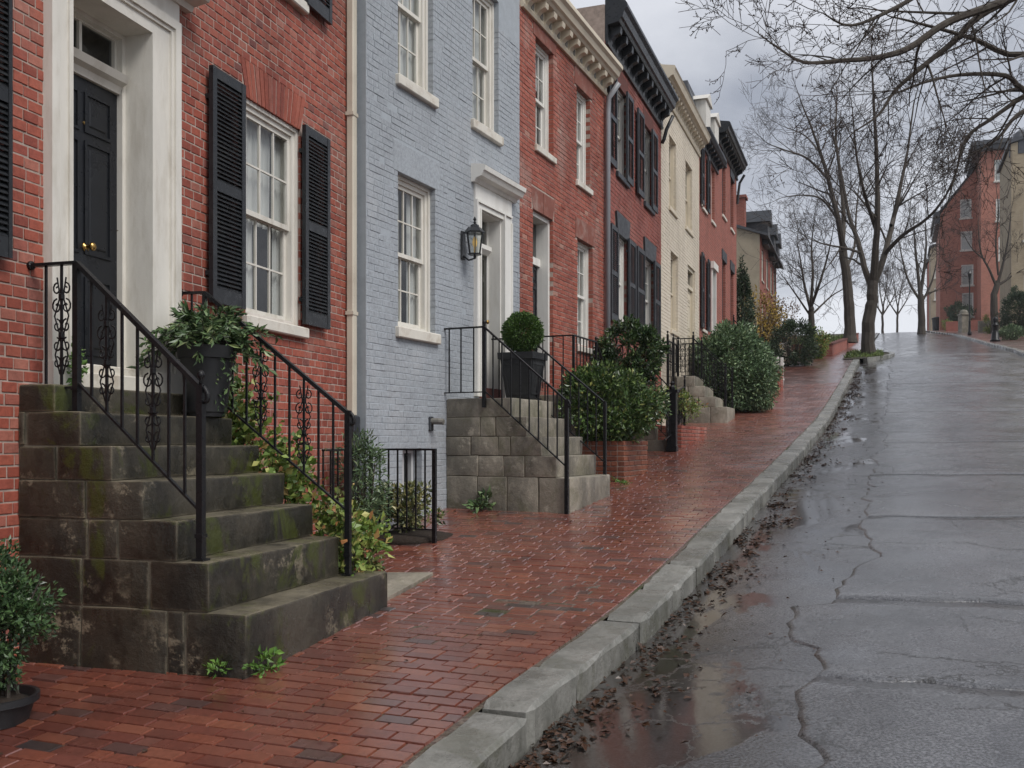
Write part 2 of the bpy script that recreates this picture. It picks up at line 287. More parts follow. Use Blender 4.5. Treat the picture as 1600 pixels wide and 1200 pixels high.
# ---------------------------------------------------------------- geometry helpers
def tag(o, label=None, cat=None, group=None, kind=None):
    if label: o['label'] = label
    if cat: o['category'] = cat
    if group: o['group'] = group
    if kind: o['kind'] = kind
    return o
def link(name, data, mat=None, parent=None, smooth=False, kind=None):
    if mat is not None and not data.materials: data.materials.append(MATS[mat])
    if smooth: data.shade_smooth()
    o = bpy.data.objects.new(name, data); COL.objects.link(o)
    if parent is not None: o.parent = parent
    if kind: o['kind'] = kind
    return o
def empty(name, loc, rz, label, cat, group=None):
    o = bpy.data.objects.new(name, None); COL.objects.link(o); o.location = loc; o.rotation_euler = (0,0,rz); o.empty_display_size = .2
    return tag(o, label, cat, group)
class MB:
    """collects faces; build() links them as one mesh object"""
    def __init__(s): s.v = []; s.f = []
    def poly(s, pts):
        i = len(s.v); s.v += [tuple(p) for p in pts]; s.f.append(tuple(range(i, i+len(pts)))); return s
    def add(s, vs, fs):
        i = len(s.v); s.v += [tuple(p) for p in vs]; s.f += [tuple(k+i for k in f) for f in fs]; return s
    def box(s, x0, x1, y0, y1, z0, z1):
        return s.add([(x0,y0,z0),(x1,y0,z0),(x1,y1,z0),(x0,y1,z0),(x0,y0,z1),(x1,y0,z1),(x1,y1,z1),(x0,y1,z1)],
              [(0,3,2,1),(4,5,6,7),(0,1,5,4),(1,2,6,5),(2,3,7,6),(3,0,4,7)])
    def cbox(s, x0, x1, y0, y1, z0, z1, b=.006):
        """box with all edges chamfered"""
        b = min(b, (x1-x0)*.45, (y1-y0)*.45, (z1-z0)*.45)
        X, Y, Z = (x0,x1), (y0,y1), (z0,z1); vs = []; idx = {}
        for i in (0,1):
            for j in (0,1):
                for k in (0,1):
                    dx, dy, dz = b*(1-2*i), b*(1-2*j), b*(1-2*k)
                    for a, p in enumerate(((X[i],Y[j]+dy,Z[k]+dz),(X[i]+dx,Y[j],Z[k]+dz),(X[i]+dx,Y[j]+dy,Z[k]))):
                        idx[i,j,k,a] = len(vs); vs.append(p)
        fs = []
        for i in (0,1):
            q = [idx[i,0,0,0],idx[i,1,0,0],idx[i,1,1,0],idx[i,0,1,0]]; fs.append(tuple(q if i else q[::-1]))
            q = [idx[0,i,0,1],idx[1,i,0,1],idx[1,i,1,1],idx[0,i,1,1]]; fs.append(tuple(q if not i else q[::-1]))
            q = [idx[0,0,i,2],idx[1,0,i,2],idx[1,1,i,2],idx[0,1,i,2]]; fs.append(tuple(q if i else q[::-1]))
        for i in (0,1):
            for j in (0,1):
                q = [idx[i,j,0,0],idx[i,j,1,0],idx[i,j,1,1],idx[i,j,0,1]]; fs.append(tuple(q if i==j else q[::-1]))
                q = [idx[i,0,j,0],idx[i,1,j,0],idx[i,1,j,2],idx[i,0,j,2]]; fs.append(tuple(q if i!=j else q[::-1]))
                q = [idx[0,i,j,1],idx[1,i,j,1],idx[1,i,j,2],idx[0,i,j,2]]; fs.append(tuple(q if i==j else q[::-1]))
                for k in (0,1):
                    q = [idx[i,j,k,0],idx[i,j,k,1],idx[i,j,k,2]]; fs.append(tuple(q if (i+j+k)%2 else q[::-1]))
        return s.add(vs, fs)
    def tube(s, pts, rad, n=8, cap=True):
        pts = [Vector(p) for p in pts]; m = len(pts)
        if not hasattr(rad, '__len__'): rad = [rad]*m
        rings = []; up = None
        for i in range(m):
            t = (pts[min(i+1,m-1)]-pts[max(i-1,0)]).normalized()
            if up is None: up = t.orthogonal().normalized()
            up = (up - t*up.dot(t)); up = up.normalized() if up.length > 1e-6 else t.orthogonal().normalized()
            sd = t.cross(up)
            base = len(s.v)
            for k in range(n):
                a = 2*math.pi*k/n; s.v.append(tuple(pts[i]+(up*math.cos(a)+sd*math.sin(a))*rad[i]))
            rings.append(base)
        for i in range(m-1):
            for k in range(n):
                k2 = (k+1)%n; s.f.append((rings[i]+k, rings[i]+k2, rings[i+1]+k2, rings[i+1]+k))
        if cap:
            s.f.append(tuple(rings[0]+k for k in range(n))[::-1]); s.f.append(tuple(rings[-1]+k for k in range(n)))
        return s
    def bar(s, a, b, w, h=None, up=(0,0,1)):
        """square bar from a to b"""
        h = h or w; a = Vector(a); b = Vector(b); t = (b-a).normalized(); u = Vector(up); u = u - t*u.dot(t)
        u = u.normalized() if u.length > 1e-4 else Vector((1,0,0)); sdv = t.cross(u)
        vs = [p+sdv*(w/2*x)+u*(h/2*y) for p in (a,b) for x, y in ((-1,-1),(1,-1),(1,1),(-1,1))]
        return s.add(vs, [(0,3,2,1),(4,5,6,7),(0,1,5,4),(1,2,6,5),(2,3,7,6),(3,0,4,7)])
    def lathe(s, prof, c=(0,0,0), n=24):
        """prof: (r, z) from bottom to top, around the z axis at c"""
        base = len(s.v)
        for r, z in prof:
            for k in range(n):
                a = 2*math.pi*k/n; s.v.append((c[0]+r*math.cos(a), c[1]+r*math.sin(a), c[2]+z))
        for i in range(len(prof)-1):
            for k in range(n):
                k2 = (k+1)%n; s.f.append((base+i*n+k, base+i*n+k2, base+(i+1)*n+k2, base+(i+1)*n+k))
        s.f.append(tuple(base+k for k in range(n))[::-1]); s.f.append(tuple(base+(len(prof)-1)*n+k for k in range(n)))
        return s
    def extrude_x(s, prof, x0, x1):
        """profile of (y, z) points, extruded along x (moulding)"""
        n = len(prof); i = len(s.v)
        s.v += [(x0,y,z) for y,z in prof] + [(x1,y,z) for y,z in prof]
        s.f += [(i+k, i+(k+1)%n, i+n+(k+1)%n, i+n+k) for k in range(n)]
        s.f += [tuple(i+k for k in range(n))[::-1], tuple(i+n+k for k in range(n))]
        return s
    def prism(s, prof, y0, y1):
        """(x, z) outline extruded along y"""
        n = len(prof); i = len(s.v)
        s.v += [(x,y0,z) for x,z in prof] + [(x,y1,z) for x,z in prof]
        s.f += [(i+k, i+(k+1)%n, i+n+(k+1)%n, i+n+k) for k in range(n)]
        s.f += [tuple(i+k for k in range(n))[::-1], tuple(i+n+k for k in range(n))]
        return s
    def xf(s, M):
        s.v = [tuple(M @ Vector(p)) for p in s.v]; return s
    def data(s, name):
        me = bpy.data.meshes.new(name); me.from_pydata(s.v, [], s.f); me.update()
        return me
    def fixed(s, name):
        import bmesh
        me = s.data(name); bm = bmesh.new(); bm.from_mesh(me); bmesh.ops.recalc_face_normals(bm, faces=bm.faces); bm.to_mesh(me); bm.free(); return me
    def build(s, name, mat, parent=None, smooth=False, kind=None, fix=True):
        return link(name, s.fixed(name) if fix else s.data(name), mat, parent, smooth, kind)
def np_mesh(name, V, Q, mat=None, parent=None, kind=None, smooth=False):
    """mesh from numpy: V (n,3), Q (m,k) faces of one size"""
    me = bpy.data.meshes.new(name); k = Q.shape[1]
    me.vertices.add(len(V)); me.vertices.foreach_set('co', V.astype('f').ravel())
    me.loops.add(Q.size); me.loops.foreach_set('vertex_index', Q.astype('i').ravel())
    me.polygons.add(len(Q)); me.polygons.foreach_set('loop_start', np.arange(0, Q.size, k, dtype='i'))
    me.update(calc_edges=True); me.validate()
    if not smooth: me.shade_flat()
    return link(name, me, mat, parent, smooth, kind)

# ---------------------------------------------------------------- street and house frames
def interp(xs, ys):
    """monotone cubic through the knots"""
    xs = np.array(xs, float); ys = np.array(ys, float); h = np.diff(xs); d = np.diff(ys)/h
    mm = np.zeros(len(xs)); mm[0], mm[-1] = d[0], d[-1]
    for i in range(1, len(xs)-1):
        mm[i] = 0 if d[i-1]*d[i] <= 0 else (h[i-1]+h[i])/(h[i-1]/d[i-1]*.5+h[i]/d[i]*.5+.5*(h[i]/d[i-1]+h[i-1]/d[i])) if False else 2*d[i-1]*d[i]/(d[i-1]+d[i])
    def f(x):
        x = np.asarray(x, float); k = np.clip(np.searchsorted(xs, x)-1, 0, len(xs)-2); t = (x-xs[k])/h[k]
        lo, hi = x < xs[0], x > xs[-1]
        y = (2*t**3-3*t**2+1)*ys[k]+(t**3-2*t**2+t)*h[k]*mm[k]+(-2*t**3+3*t**2)*ys[k+1]+(t**3-t**2)*h[k]*mm[k+1]
        y = np.where(lo, ys[0]+(x-xs[0])*mm[0], y); return np.where(hi, ys[-1]+(x-xs[-1])*mm[-1], y)
    return f
KERB_X = interp([-30, 2,3.5,5.1,7.1,9,11,14.5,19,24,32,45,60,100,150,220], [-14.1,-1.13,-.49,.143,1.0,1.80,2.63,4.05,5.88,7.9,11.1,16.35,22.3,38.0,57.6,85.5])
ZQ = interp([-30,-10,2,3.5,5.1,7.1,9,11,14.5,19,24,32,45,60,100,150,175,210,300,420], [-4.2,-2.6,-1.62,-1.5,-1.40,-1.285,-1.09,-.85,-.5,0.0,.58,1.75,3.95,5.9,11.0,16.7,18.0,17.6,9,-4])
ROADW = interp([-30, 55,95,125,170,420], [6.7,6.7,6.9,5.7,4.6,4.6])
KW = .30
def plan(q):
    x = KERB_X(q); dx = (KERB_X(q+.5)-KERB_X(q-.5)); a = np.arctan(dx); return x, a
def G(q, w, dz=0.):
    """point at kerb station q, w metres to the left of the kerb's street edge"""
    x, a = plan(q); return (float(x-w*np.cos(a)), float(q+w*np.sin(a)), float(ZQ(q)+dz))
def QW(X, Y):
    q = Y
    for _ in range(8):
        x, a = plan(q); w = (x-X)*np.cos(a)+(Y-q)*np.sin(a); q = Y-w*np.sin(a)-(X-(x-w*np.cos(a)))*0
    return float(q), float(w)
def gz(X, Y):
    q, w = QW(X, Y); z = float(ZQ(q))
    if w < 0 and w > -ROADW(q): z -= .15
    return z
class Frame:
    """house frame: origin on the facade's downhill end, x along the facade uphill, y into the house"""
    def __init__(s, u, Y, vp):
        s.a = ((u-CU)/FP*Y, Y); s.th = math.atan((vp-CU)/FP); s.s, s.c = math.sin(s.th), math.cos(s.th); s.rz = math.pi/2-s.th
    def w(s, t, y, z): return (s.a[0]+t*s.s-y*s.c, s.a[1]+t*s.c+y*s.s, z)
    def face(s, u, v=HV, L=0.):
        k = (u-CU)/FP; t = (k*(s.a[1]-L*s.s)-s.a[0]-L*s.c)/(s.s-k*s.c); Y = s.a[1]-L*s.s+t*s.c; return t, (HV-v)*Y/FP
    def t(s, u, L=0.): return s.face(u, HV, L)[0]
    def side(s, u, v, t):
        k = (u-CU)/FP; L = (k*(s.a[1]+t*s.c)-s.a[0]-t*s.s)/(s.c+k*s.s); Y = s.a[1]+t*s.c-L*s.s; return L, (HV-v)*Y/FP
    def zat(s, v, t, L=0.): return (HV-v)*(s.a[1]+t*s.c-L*s.s)/FP
    def root(s, name, label, cat, group=None, t=0., L=0., z=0.):
        return empty(name, s.w(t, -L, z), s.rz, label, cat, group)
    def ground(s, t, L): X, Y, _ = s.w(t, -L, 0); return gz(X, Y)
H1 = Frame(150, 6.85, 1250); H1.a = H1.w(H1.t(0)-3.2, 0, 0)[:2]       # begins outside the frame
H1.len = H1.t(545.5)
B = Frame(572, 10.7, 1500); B.len = B.t(812)
P = B.w(B.len, 0, 0); H3 = Frame(812, P[1], 1450); H3.len = H3.t(945)
P = H3.w(H3.len, 0, 0); H4 = Frame(945, P[1], 1350); H4.len = H4.t(1033)
P = H4.w(H4.len, 0, 0); H5 = Frame(1033, P[1], 1350); H5.len = H5.t(1092.5)
P = H5.w(H5.len, 0, 0); H6 = Frame(1092.5, P[1], 1350); H6.len = H6.t(1121)
P = H6.w(H6.len, 0, 0); H7 = Frame(1121, P[1], 1350); H7.len = H7.t(1151)
def facade_w(X, Y):
    """signed distance left of the house fronts (positive = under a house)"""
    best = -9
    for F in (H1, B, H3, H4, H5, H6, H7):
        dx, dy = X-F.a[0], Y-F.a[1]; t = dx*F.s+dy*F.c; y = -dx*F.c+dy*F.s
        if -.2 <= t <= F.len+.2: best = max(best, y)
    return best
def seen(p, m=20):
    """True where a point falls inside the picture, m photo pixels of margin"""
    if p[1] < .5: return False
    u = CU+FP*p[0]/p[1]; v = HV-FP*p[2]/p[1]; return -m < u < 1600+m and -m < v < 1200+m
# ---------------------------------------------------------------- setting: road, pavements, kerb, ground, hills
def strip(name, qs, ws, dz, mat, kind='structure', parent=None):
    """sheet over the street grid; dz(q, w); carries the sw attribute (metres along, across)"""
    V = []; A = []
    for q in qs:
        for w in ws:
            ww = w(q) if callable(w) else w
            V.append(G(q, ww, dz(q, ww))); A.append((q*1.078, ww, 0))
    n = len(ws); Q = [(i*n+j+1, i*n+j, (i+1)*n+j, (i+1)*n+j+1) for i in range(len(qs)-1) for j in range(n-1)]
    me = bpy.data.meshes.new(name); me.from_pydata(V, [], Q); me.shade_smooth()
    at = me.attributes.new('sw', 'FLOAT_VECTOR', 'POINT'); at.data.foreach_set('vector', np.array(A, 'f').ravel())
    return link(name, me, mat, parent, True, kind)
qs = list(np.arange(-8, 60, .5)) + list(np.arange(60, 300, 3.))
KH = .155
def road_dz(q, w):
    R_ = float(ROADW(q)); x = -w/R_
    return -KH - .035*math.exp(-(w/.5)**2) + .09*math.sin(math.pi*min(max(x,0),1)) + .010*math.sin(q*1.3+w*1.1)*math.sin(w*2.1+.4*q)
road = strip('road', qs, [lambda q, k=k: -float(ROADW(q))*k for k in (1,.9,.8,.7,.6,.5,.42,.35,.29,.23,.18,.14,.1,.07,.04,.015,0)][::1], road_dz, 'wet asphalt')
# street strips are laid with w increasing to the left
ground = strip('ground', list(np.arange(-30, 60, 4.))+list(np.arange(60, 420, 12.)), [-420,-150,-60,-25,-11.5,-9.6,-9.4,-2,.1,3,9,25,60,150,420],
   lambda q, w: -.42 if -9.5 < w < 3.5 else -.06, 'earth')
sidewalk = strip('sidewalk', [q for q in qs if q < 200], [KW-.02, 1,2,3,4,5,6.5], lambda q, w: -.012, 'pavement joint')
far_walk = strip('far_pavement', [q for q in qs if 33 <= q < 200], [KW+.005, 1,2,3,4,5.2], lambda q, w: -.004, 'far pavement')
right_walk = strip('right_sidewalk', qs, [lambda q: -float(ROADW(q))-3.6, lambda q: -float(ROADW(q))-1.8, lambda q: -float(ROADW(q))-.2], lambda q, w: -.004, 'far pavement')
# paving bricks laid in courses across the walk; the nearest are single objects
def pave():
    V = []; near = []
    ch, bl, q = .110, .218, 2.2
    k = 0
    while q < 34:
        qm = q+ch/1.078/2; x, a = plan(qm); a = float(a)
        w = KW+.012 - (bl/2 if k % 2 else 0) - random.random()*.04
        d = Vector((math.sin(a), math.cos(a), float(ZQ(qm+.5)-ZQ(qm-.5))*math.cos(a))).normalized(); n = Vector((-math.cos(a), math.sin(a), 0)); up = n.cross(d)*-1
        if up.z < 0: up = -up
        while w < 5.0:
            l = bl*(.5 if random.random() < .08 else 1)*random.uniform(.96, 1.04)
            w0 = max(w, KW+.012); w1 = w+l
            if w1-w0 > .05:
                c = Vector(G(qm, (w0+w1)/2))
                if facade_w(c.x, c.y) > .25: break
                if seen(c, 120):
                    tl = random.gauss(0, .009); tw = random.gauss(0, .007); h = random.gauss(0, .0022)
                    sag = -.009*max(0, math.sin(qm*.9+w0*1.7))*max(0, math.sin(qm*.37-w0))
                    dd = (d+up*tl).normalized(); nn = (n+up*tw).normalized()
                    near.append((c+up*(h+sag), nn, dd, up, w1-w0-.010, ch-.010, c.length))
            w = w1
        q += ch/1.078; k += 1
    near.sort(key=lambda r: r[-1])
    me = MB().cbox(-.5,.5,-.5,.5,-.05,0, .03).fixed('brick'); me.materials.append(MATS['pavement brick'])
    vis = [r for r in near if seen(r[0], 0)][:300]; ids = {id(r) for r in vis}
    for c, n, d, up, l, wd_, _ in vis:
        o = bpy.data.objects.new('brick', me); COL.objects.link(o); o.parent = sidewalk
        M = Matrix((n, d, up)).transposed().to_4x4(); M.translation = c; o.matrix_world = M @ Matrix.Diagonal((l, wd_, 1, 1))
    rest = [r for r in near if id(r) not in ids]
    e = .006; V = []; Q = []
    for c, n, d, up, l, wd_, _ in rest:
        i = len(V)
        for (dx, dy, dz) in ((0,0,-.05),(0,0,-e),(e,e,0)):
            for sx, sy in ((-1,-1),(1,-1),(1,1),(-1,1)):
                V.append(c+n*(sx*(l/2-dx))+d*(sy*(wd_/2-dy))+up*dz)
        for a in (0, 4):
            for j in range(4): Q.append((i+a+j, i+a+(j+1)%4, i+a+4+(j+1)%4, i+a+4+j))
        Q.append((i+8,i+9,i+10,i+11))
    me = MB(); me.v = V; me.f = Q
    me.build('brick_paving', 'pavement brick', sidewalk, kind='stuff')
pave()
# later overlay of asphalt: broken edge towards the gutter, joints across the road
def overlay():
    from mathutils import noise
    def edge(q): return -1.32+.30*noise.noise((q*.55,3.1,0))+.14*noise.noise((q*2.1,8.,0))+.07*noise.noise((q*6.3,1.,0))+(.30 if 7.0 < q < 8.1 else 0)
    cuts = [1.2,6.3,8.25,11.6,15.2,19.5,26,34,47]
    def cut(c, w): return c+.10*noise.noise((w*.8,c,0))+.05*noise.noise((w*3.,c*2,0))+.02*noise.noise((w*9.,c*2,1))
    for a, b in zip(cuts, cuts[1:]):
        n0 = max(12, int((b-a)/.14)); V = []; A = []; K = 35; fs = [0, .012/(b-a)]+[i/n0 for i in range(1, n0)]+[1-.012/(b-a), 1]; n = len(fs)-1
        for i in range(n+1):
            f = fs[i]; q0 = a+(b-a)*f; e = edge(q0); R_ = float(ROADW(q0))-.35
            for k in range(K+1):
                w = e if k < 1 else e-.012+(-R_-e)*((k-1)/(K-1))**1.5; q = cut(a, w)*(1-f)+cut(b, w)*f+.022*(.5-f)*2
                lip = .013 if 0 < k and 0 < i < n else -.004
                V.append(G(q, w-(0 if k else -.015), road_dz(q, w)+lip)); A.append((q*1.078+c_off, w, 0))
        m = K+1; Q = [(i*m+j, i*m+j+1, (i+1)*m+j+1, (i+1)*m+j) for i in range(n) for j in range(K)]
        me = bpy.data.meshes.new('asphalt_patch'); me.from_pydata(V, [], Q); me.shade_smooth()
        at = me.attributes.new('sw', 'FLOAT_VECTOR', 'POINT'); at.data.foreach_set('vector', np.array(A, 'f').ravel())
        link('asphalt_patch', me, 'worn asphalt', None, True, 'structure')
c_off = 40.
overlay()
# granite kerb: each stone is a part
def kerb_stone(name, q0, q1, w0, w1, z0, z1, mat, parent, cuts=4):
    """stone that follows the street line, worn along its edges"""
    import bmesh
    bm = bmesh.new(); bmesh.ops.create_cube(bm, size=1)
    long = [e for e in bm.edges if abs(e.verts[0].co.x-e.verts[1].co.x) > .5]
    bmesh.ops.subdivide_edges(bm, edges=long, cuts=cuts)
    bmesh.ops.bevel(bm, geom=[e for e in bm.edges if len(e.link_faces) == 2 and e.calc_face_angle() > .5], offset=.012/.155, offset_type='OFFSET', segments=1, affect='EDGES')
    jw, jz = random.gauss(0, .006), random.gauss(0, .006)
    for v in bm.verts:
        q = q0+(q1-q0)*(v.co.x+.5); w = w0+(w1-w0)*(v.co.y+.5)+jw; z = z0+(z1-z0)*(v.co.z+.5)+(jz if v.co.z > 0 else 0)
        p = Vector(G(q, w, z)); p += Vector((random.gauss(0,.004), random.gauss(0,.004), random.gauss(0,.0035)))
        v.co = p
    bmesh.ops.recalc_face_normals(bm, faces=bm.faces)
    me = bpy.data.meshes.new(name); bm.to_mesh(me); bm.free()
    return link(name, me, mat, parent)
kerb = strip('kerb', qs, [.03, .15, KW-.03], lambda q, w: -.05, 'granite')
rkerb = strip('right_kerb', qs, [lambda q: -float(ROADW(q))-.22, lambda q: -float(ROADW(q))-.03], lambda q, w: -.05, 'granite')
q = 3.1
lens = [1.05,1.0,.78,1.35,1.0,.9,.75,1.0,.95,.7,.9,1.1]
i = 0
while q < 46.5:
    l = lens[i % len(lens)]*(1 if q < 20 else 1.35); q1 = q+l/1.078
    kerb_stone('kerbstone', q+.006, q1-.006, 0, KW, -.36, .004, 'granite', kerb); q = q1; i += 1
q = 34.
while q < 120:
    l = 1.5 if q < 60 else 3; q1 = q+l/1.078
    o = kerb_stone('kerbstone', q+.006, q1-.006, 0, -.24, -.36, .004, 'granite', rkerb, 1)
    for v in o.data.vertices:                        # move from the left kerb line to the right one
        v.co = Vector(v.co)+ (Vector(G(q, -float(ROADW(q))))-Vector(G(q, 0)))
    q = q1

# ---------------------------------------------------------------- house parts
def mk_bricks(root, x0, x1, zb, zt, holes, mat, ch=.088, bl=.215, joint=.010, single=300, flemish=False, F=None, wob=0.):
    """courses of bricks on a facade; holes: (x0, x1, z0, z1)"""
    rows = []; k = 0; z = zb
    while z < zt-.02:
        zc = z+ch/2; hs = sorted((h[0], h[1]) for h in holes if h[2] < zc < h[3])
        x = x0 - (bl*.5 if k % 2 else 0) - wob*random.random(); j = k+random.randint(0,1)*(wob > 0)
        while x < x1:
            l = bl if not flemish or (j % 2 == 0 if not wob else random.random() > .22) else bl*.5
            l *= random.uniform(.97, 1.03); a, b = max(x, x0), min(x+l, x1); x += l; j += 1
            segs = [(a, b)]
            for h0, h1 in hs:
                segs = [s for p, q in segs for s in ((p, min(q, h0)), (max(p, h1), q)) if s[1]-s[0] > 1e-4]
            for p, q in segs:
                if q-p > .03: rows.append((p, q, z))
        z += ch; k += 1
    g = joint/2; vis = []
    if single and F:
        for i, (p, q, z) in enumerate(rows):
            c = F.w((p+q)/2, 0, z+ch/2)
            if seen(c, 0): vis.append(((q-p)/(c[1]**2), i))
        vis = {i for _, i in sorted(vis, reverse=True)[:single]}
        me = MB().cbox(0, 1, -.002, .11, 0, ch-joint, .004).fixed('brick')
        me.materials.append(MATS[mat])
        for i in vis:
            p, q, z = rows[i]; o = bpy.data.objects.new('brick', me); COL.objects.link(o); o.parent = root
            o.location = (p+g, random.gauss(0, .0016), z+g+random.gauss(0,.001)); o.scale = (q-p-joint, 1, 1); o.rotation_euler = (0, random.gauss(0, .004), random.gauss(0, .006))
    rr = np.array([r for i, r in enumerate(rows) if i not in vis] if vis else rows)
    n = len(rr); P0, P1, Z0 = rr[:,0]+g, rr[:,1]-g, rr[:,2]+g; Z1 = Z0+ch-joint; Y = rng.normal(0, .0016, n)
    e = .004; V = np.zeros((n, 12, 3))
    for r, (dx, dy) in enumerate(((0, .11), (0, e-.002), (e, -.002))):
        for c, (X, Z, sx, sz) in enumerate(((P0,Z0,1,1),(P1,Z0,-1,1),(P1,Z1,-1,-1),(P0,Z1,1,-1))):
            V[:,r*4+c,0] = X+sx*dx; V[:,r*4+c,1] = Y+dy; V[:,r*4+c,2] = Z+sz*dx+rng.normal(0,.0008,n)
    f = []
    for a in (0, 4): f += [(a+j, a+(j+1)%4, a+4+(j+1)%4, a+4+j) for j in range(4)]
    f.append((8,9,10,11)); f = np.array(f)
    Q = (f[None]+12*np.arange(n)[:,None,None]).reshape(-1,4)
    np_mesh('brickwork', V.reshape(-1,3), Q, mat, root, 'stuff')
def mk_wall(root, x0, x1, zb, zt, openings, mat, rev=.2, depth=7., y=.005, roofmat='slate', front=True):
    """wall behind the bricks with its openings and reveals, side and back walls, roof"""
    openings = [(o[0]-.009, o[1]+.009, o[2]-.004, o[3]+.009) for o in openings]
    m = MB(); xs = sorted({x0, x1, *[v for o in openings for v in o[:2] if x0 < v < x1]}); zs = sorted({zb, zt, *[v for o in openings for v in o[2:] if zb < v < zt]})
    for i in range(len(xs)-1):
        for j in range(len(zs)-1):
            cx, cz = (xs[i]+xs[i+1])/2, (zs[j]+zs[j+1])/2
            if any(o[0] < cx < o[1] and o[2] < cz < o[3] for o in openings): continue
            m.poly([(xs[i],y,zs[j]),(xs[i+1],y,zs[j]),(xs[i+1],y,zs[j+1]),(xs[i],y,zs[j+1])])
    for a, b, c, d in openings:
        for p, q in (((a,c),(a,d)),((a,d),(b,d)),((b,d),(b,c)),((b,c),(a,c))):
            m.poly([(p[0],y,p[1]),(q[0],y,q[1]),(q[0],rev,q[1]),(p[0],rev,p[1])])
    for x in (x0, x1): m.poly([(x,y,zb),(x,depth,zb),(x,depth,zt),(x,y,zt)])
    m.poly([(x0,depth,zb),(x1,depth,zb),(x1,depth,zt),(x0,depth,zt)])
    m.poly([(x0,y,zt),(x1,y,zt),(x1,depth,zt),(x0,depth,zt)])
    return m.build('wall', mat, root)
def mk_window(root, x0, x1, z0, z1, y=.06, fw=.07, mat='white paint', cols=3, rt=2, rb=2, sill=(.06,.10,.06), curtain='drape', glass='window glass', sillmat='stained sill paint', detail=2, name='window', zm=None):
    """double-hung window: frame, two sashes, panes, sill, curtain, room behind"""
    m = MB(); d = .13
    m.box(x0, x0+fw, y, y+d, z0, z1); m.box(x1-fw, x1, y, y+d, z0, z1); m.box(x0+fw, x1-fw, y, y+d, z1-fw, z1); m.box(x0+fw, x1-fw, y, y+d, z0, z0+fw*.6)
    if detail > 1:                                    # brick mould: a second, thinner step round the frame
        e = fw*.45
        m.box(x0-.004, x0+e, y-.025, y, z0, z1+.004); m.box(x1-e, x1+.004, y-.025, y, z0, z1+.004); m.box(x0+e, x1-e, y-.025, y, z1-e, z1+.004)
    w = m.build(name, mat, root)
    a, b, c, e = x0+fw, x1-fw, z0+fw*.6, z1-fw; zm = zm or (c+e)/2
    for (s0, s1, yy, rows) in ((zm-.02, e, y+.025, rt), (c, zm+.02, y+.065, rb)):
        st, rl, mu = .042, .048, .017
        s = MB(); s.box(a, a+st, yy, yy+.036, s0, s1); s.box(b-st, b, yy, yy+.036, s0, s1); s.box(a+st, b-st, yy, yy+.036, s0, s0+rl); s.box(a+st, b-st, yy, yy+.036, s1-rl, s1)
        gx0, gx1, gz0, gz1 = a+st, b-st, s0+rl, s1-rl; cw = (gx1-gx0)/cols; rh = (gz1-gz0)/rows
        for i in range(1, cols): s.box(gx0+cw*i-mu/2, gx0+cw*i+mu/2, yy+.006, yy+.03, gz0, gz1)
        for j in range(1, rows): s.box(gx0, gx1, yy+.008, yy+.028, gz0+rh*j-mu/2, gz0+rh*j+mu/2)
        s.build('sash', mat, w)
        if detail > 1:
            for i in range(cols):
                for j in range(rows):
                    t = random.gauss(0, .0012)
                    MB().poly([(gx0+cw*i,yy+.018+t,gz0+rh*j),(gx0+cw*(i+1),yy+.018-t,gz0+rh*j),(gx0+cw*(i+1),yy+.018-t,gz0+rh*(j+1)),(gx0+cw*i,yy+.018+t,gz0+rh*(j+1))]).build('pane', glass, w, fix=False)
        else:
            MB().poly([(gx0,yy+.018,gz0),(gx1,yy+.018,gz0),(gx1,yy+.018,gz1),(gx0,yy+.018,gz1)]).build('pane', glass, w, fix=False)
    if sill:
        pr, h, ov = sill
        sl = MB().cbox(x0-ov, x1+ov, -pr, y+.05, z0-h, z0-.001, .012).build('sill', sillmat, w)
    # curtains with folds, or a blind
    if curtain:
        yc = y+.135; cs = MB()
        def sheet(u0, u1, zt_, zb_, amp, per):
            n = max(6, int((u1-u0)/per*8)); k = len(cs.v)
            for i in range(n+1):
                u = u0+(u1-u0)*i/n; yy = yc+amp*math.sin(2*math.pi*(u-u0)/per+math.sin(u*9))*(.8+.2*math.sin(u*23))
                cs.v += [(u, yy, zb_), (u+.01*math.sin(u*31), yy*.5+yc*.5, zt_)]
            for i in range(n): cs.f.append((k+2*i, k+2*i+2, k+2*i+3, k+2*i+1))
        wd_ = b-a
        if curtain == 'drape': sheet(a-.03, a+wd_*.40, e, c-.02, .022, .085); sheet(b-wd_*.34, b+.03, e, c-.02, .022, .085)
        elif curtain == 'full': sheet(a-.03, b+.03, e, c-.02, .02, .1)
        elif curtain == 'blind': sheet(a-.02, b+.02, e, zm+.25, .002, .3); 
        elif curtain == 'cafe': sheet(a-.03, a+wd_*.78, e, zm-.05, .016, .09); sheet(a-.03, a+wd_*.40, zm-.03, c-.02, .02, .09); sheet(b-wd_*.2, b+.03, e, c-.02, .02, .09)
        cs.build('curtain', 'curtain', w, smooth=True, fix=False)
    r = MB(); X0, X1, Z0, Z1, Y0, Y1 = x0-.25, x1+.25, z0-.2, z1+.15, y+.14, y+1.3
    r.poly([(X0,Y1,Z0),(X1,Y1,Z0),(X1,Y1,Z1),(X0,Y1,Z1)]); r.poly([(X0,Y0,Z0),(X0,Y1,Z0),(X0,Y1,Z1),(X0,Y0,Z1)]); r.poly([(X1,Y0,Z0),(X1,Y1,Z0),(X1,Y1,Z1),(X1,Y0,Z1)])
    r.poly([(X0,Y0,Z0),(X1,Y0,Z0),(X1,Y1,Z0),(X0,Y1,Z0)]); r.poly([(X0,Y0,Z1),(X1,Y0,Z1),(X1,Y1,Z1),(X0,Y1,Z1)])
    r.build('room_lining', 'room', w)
    return w
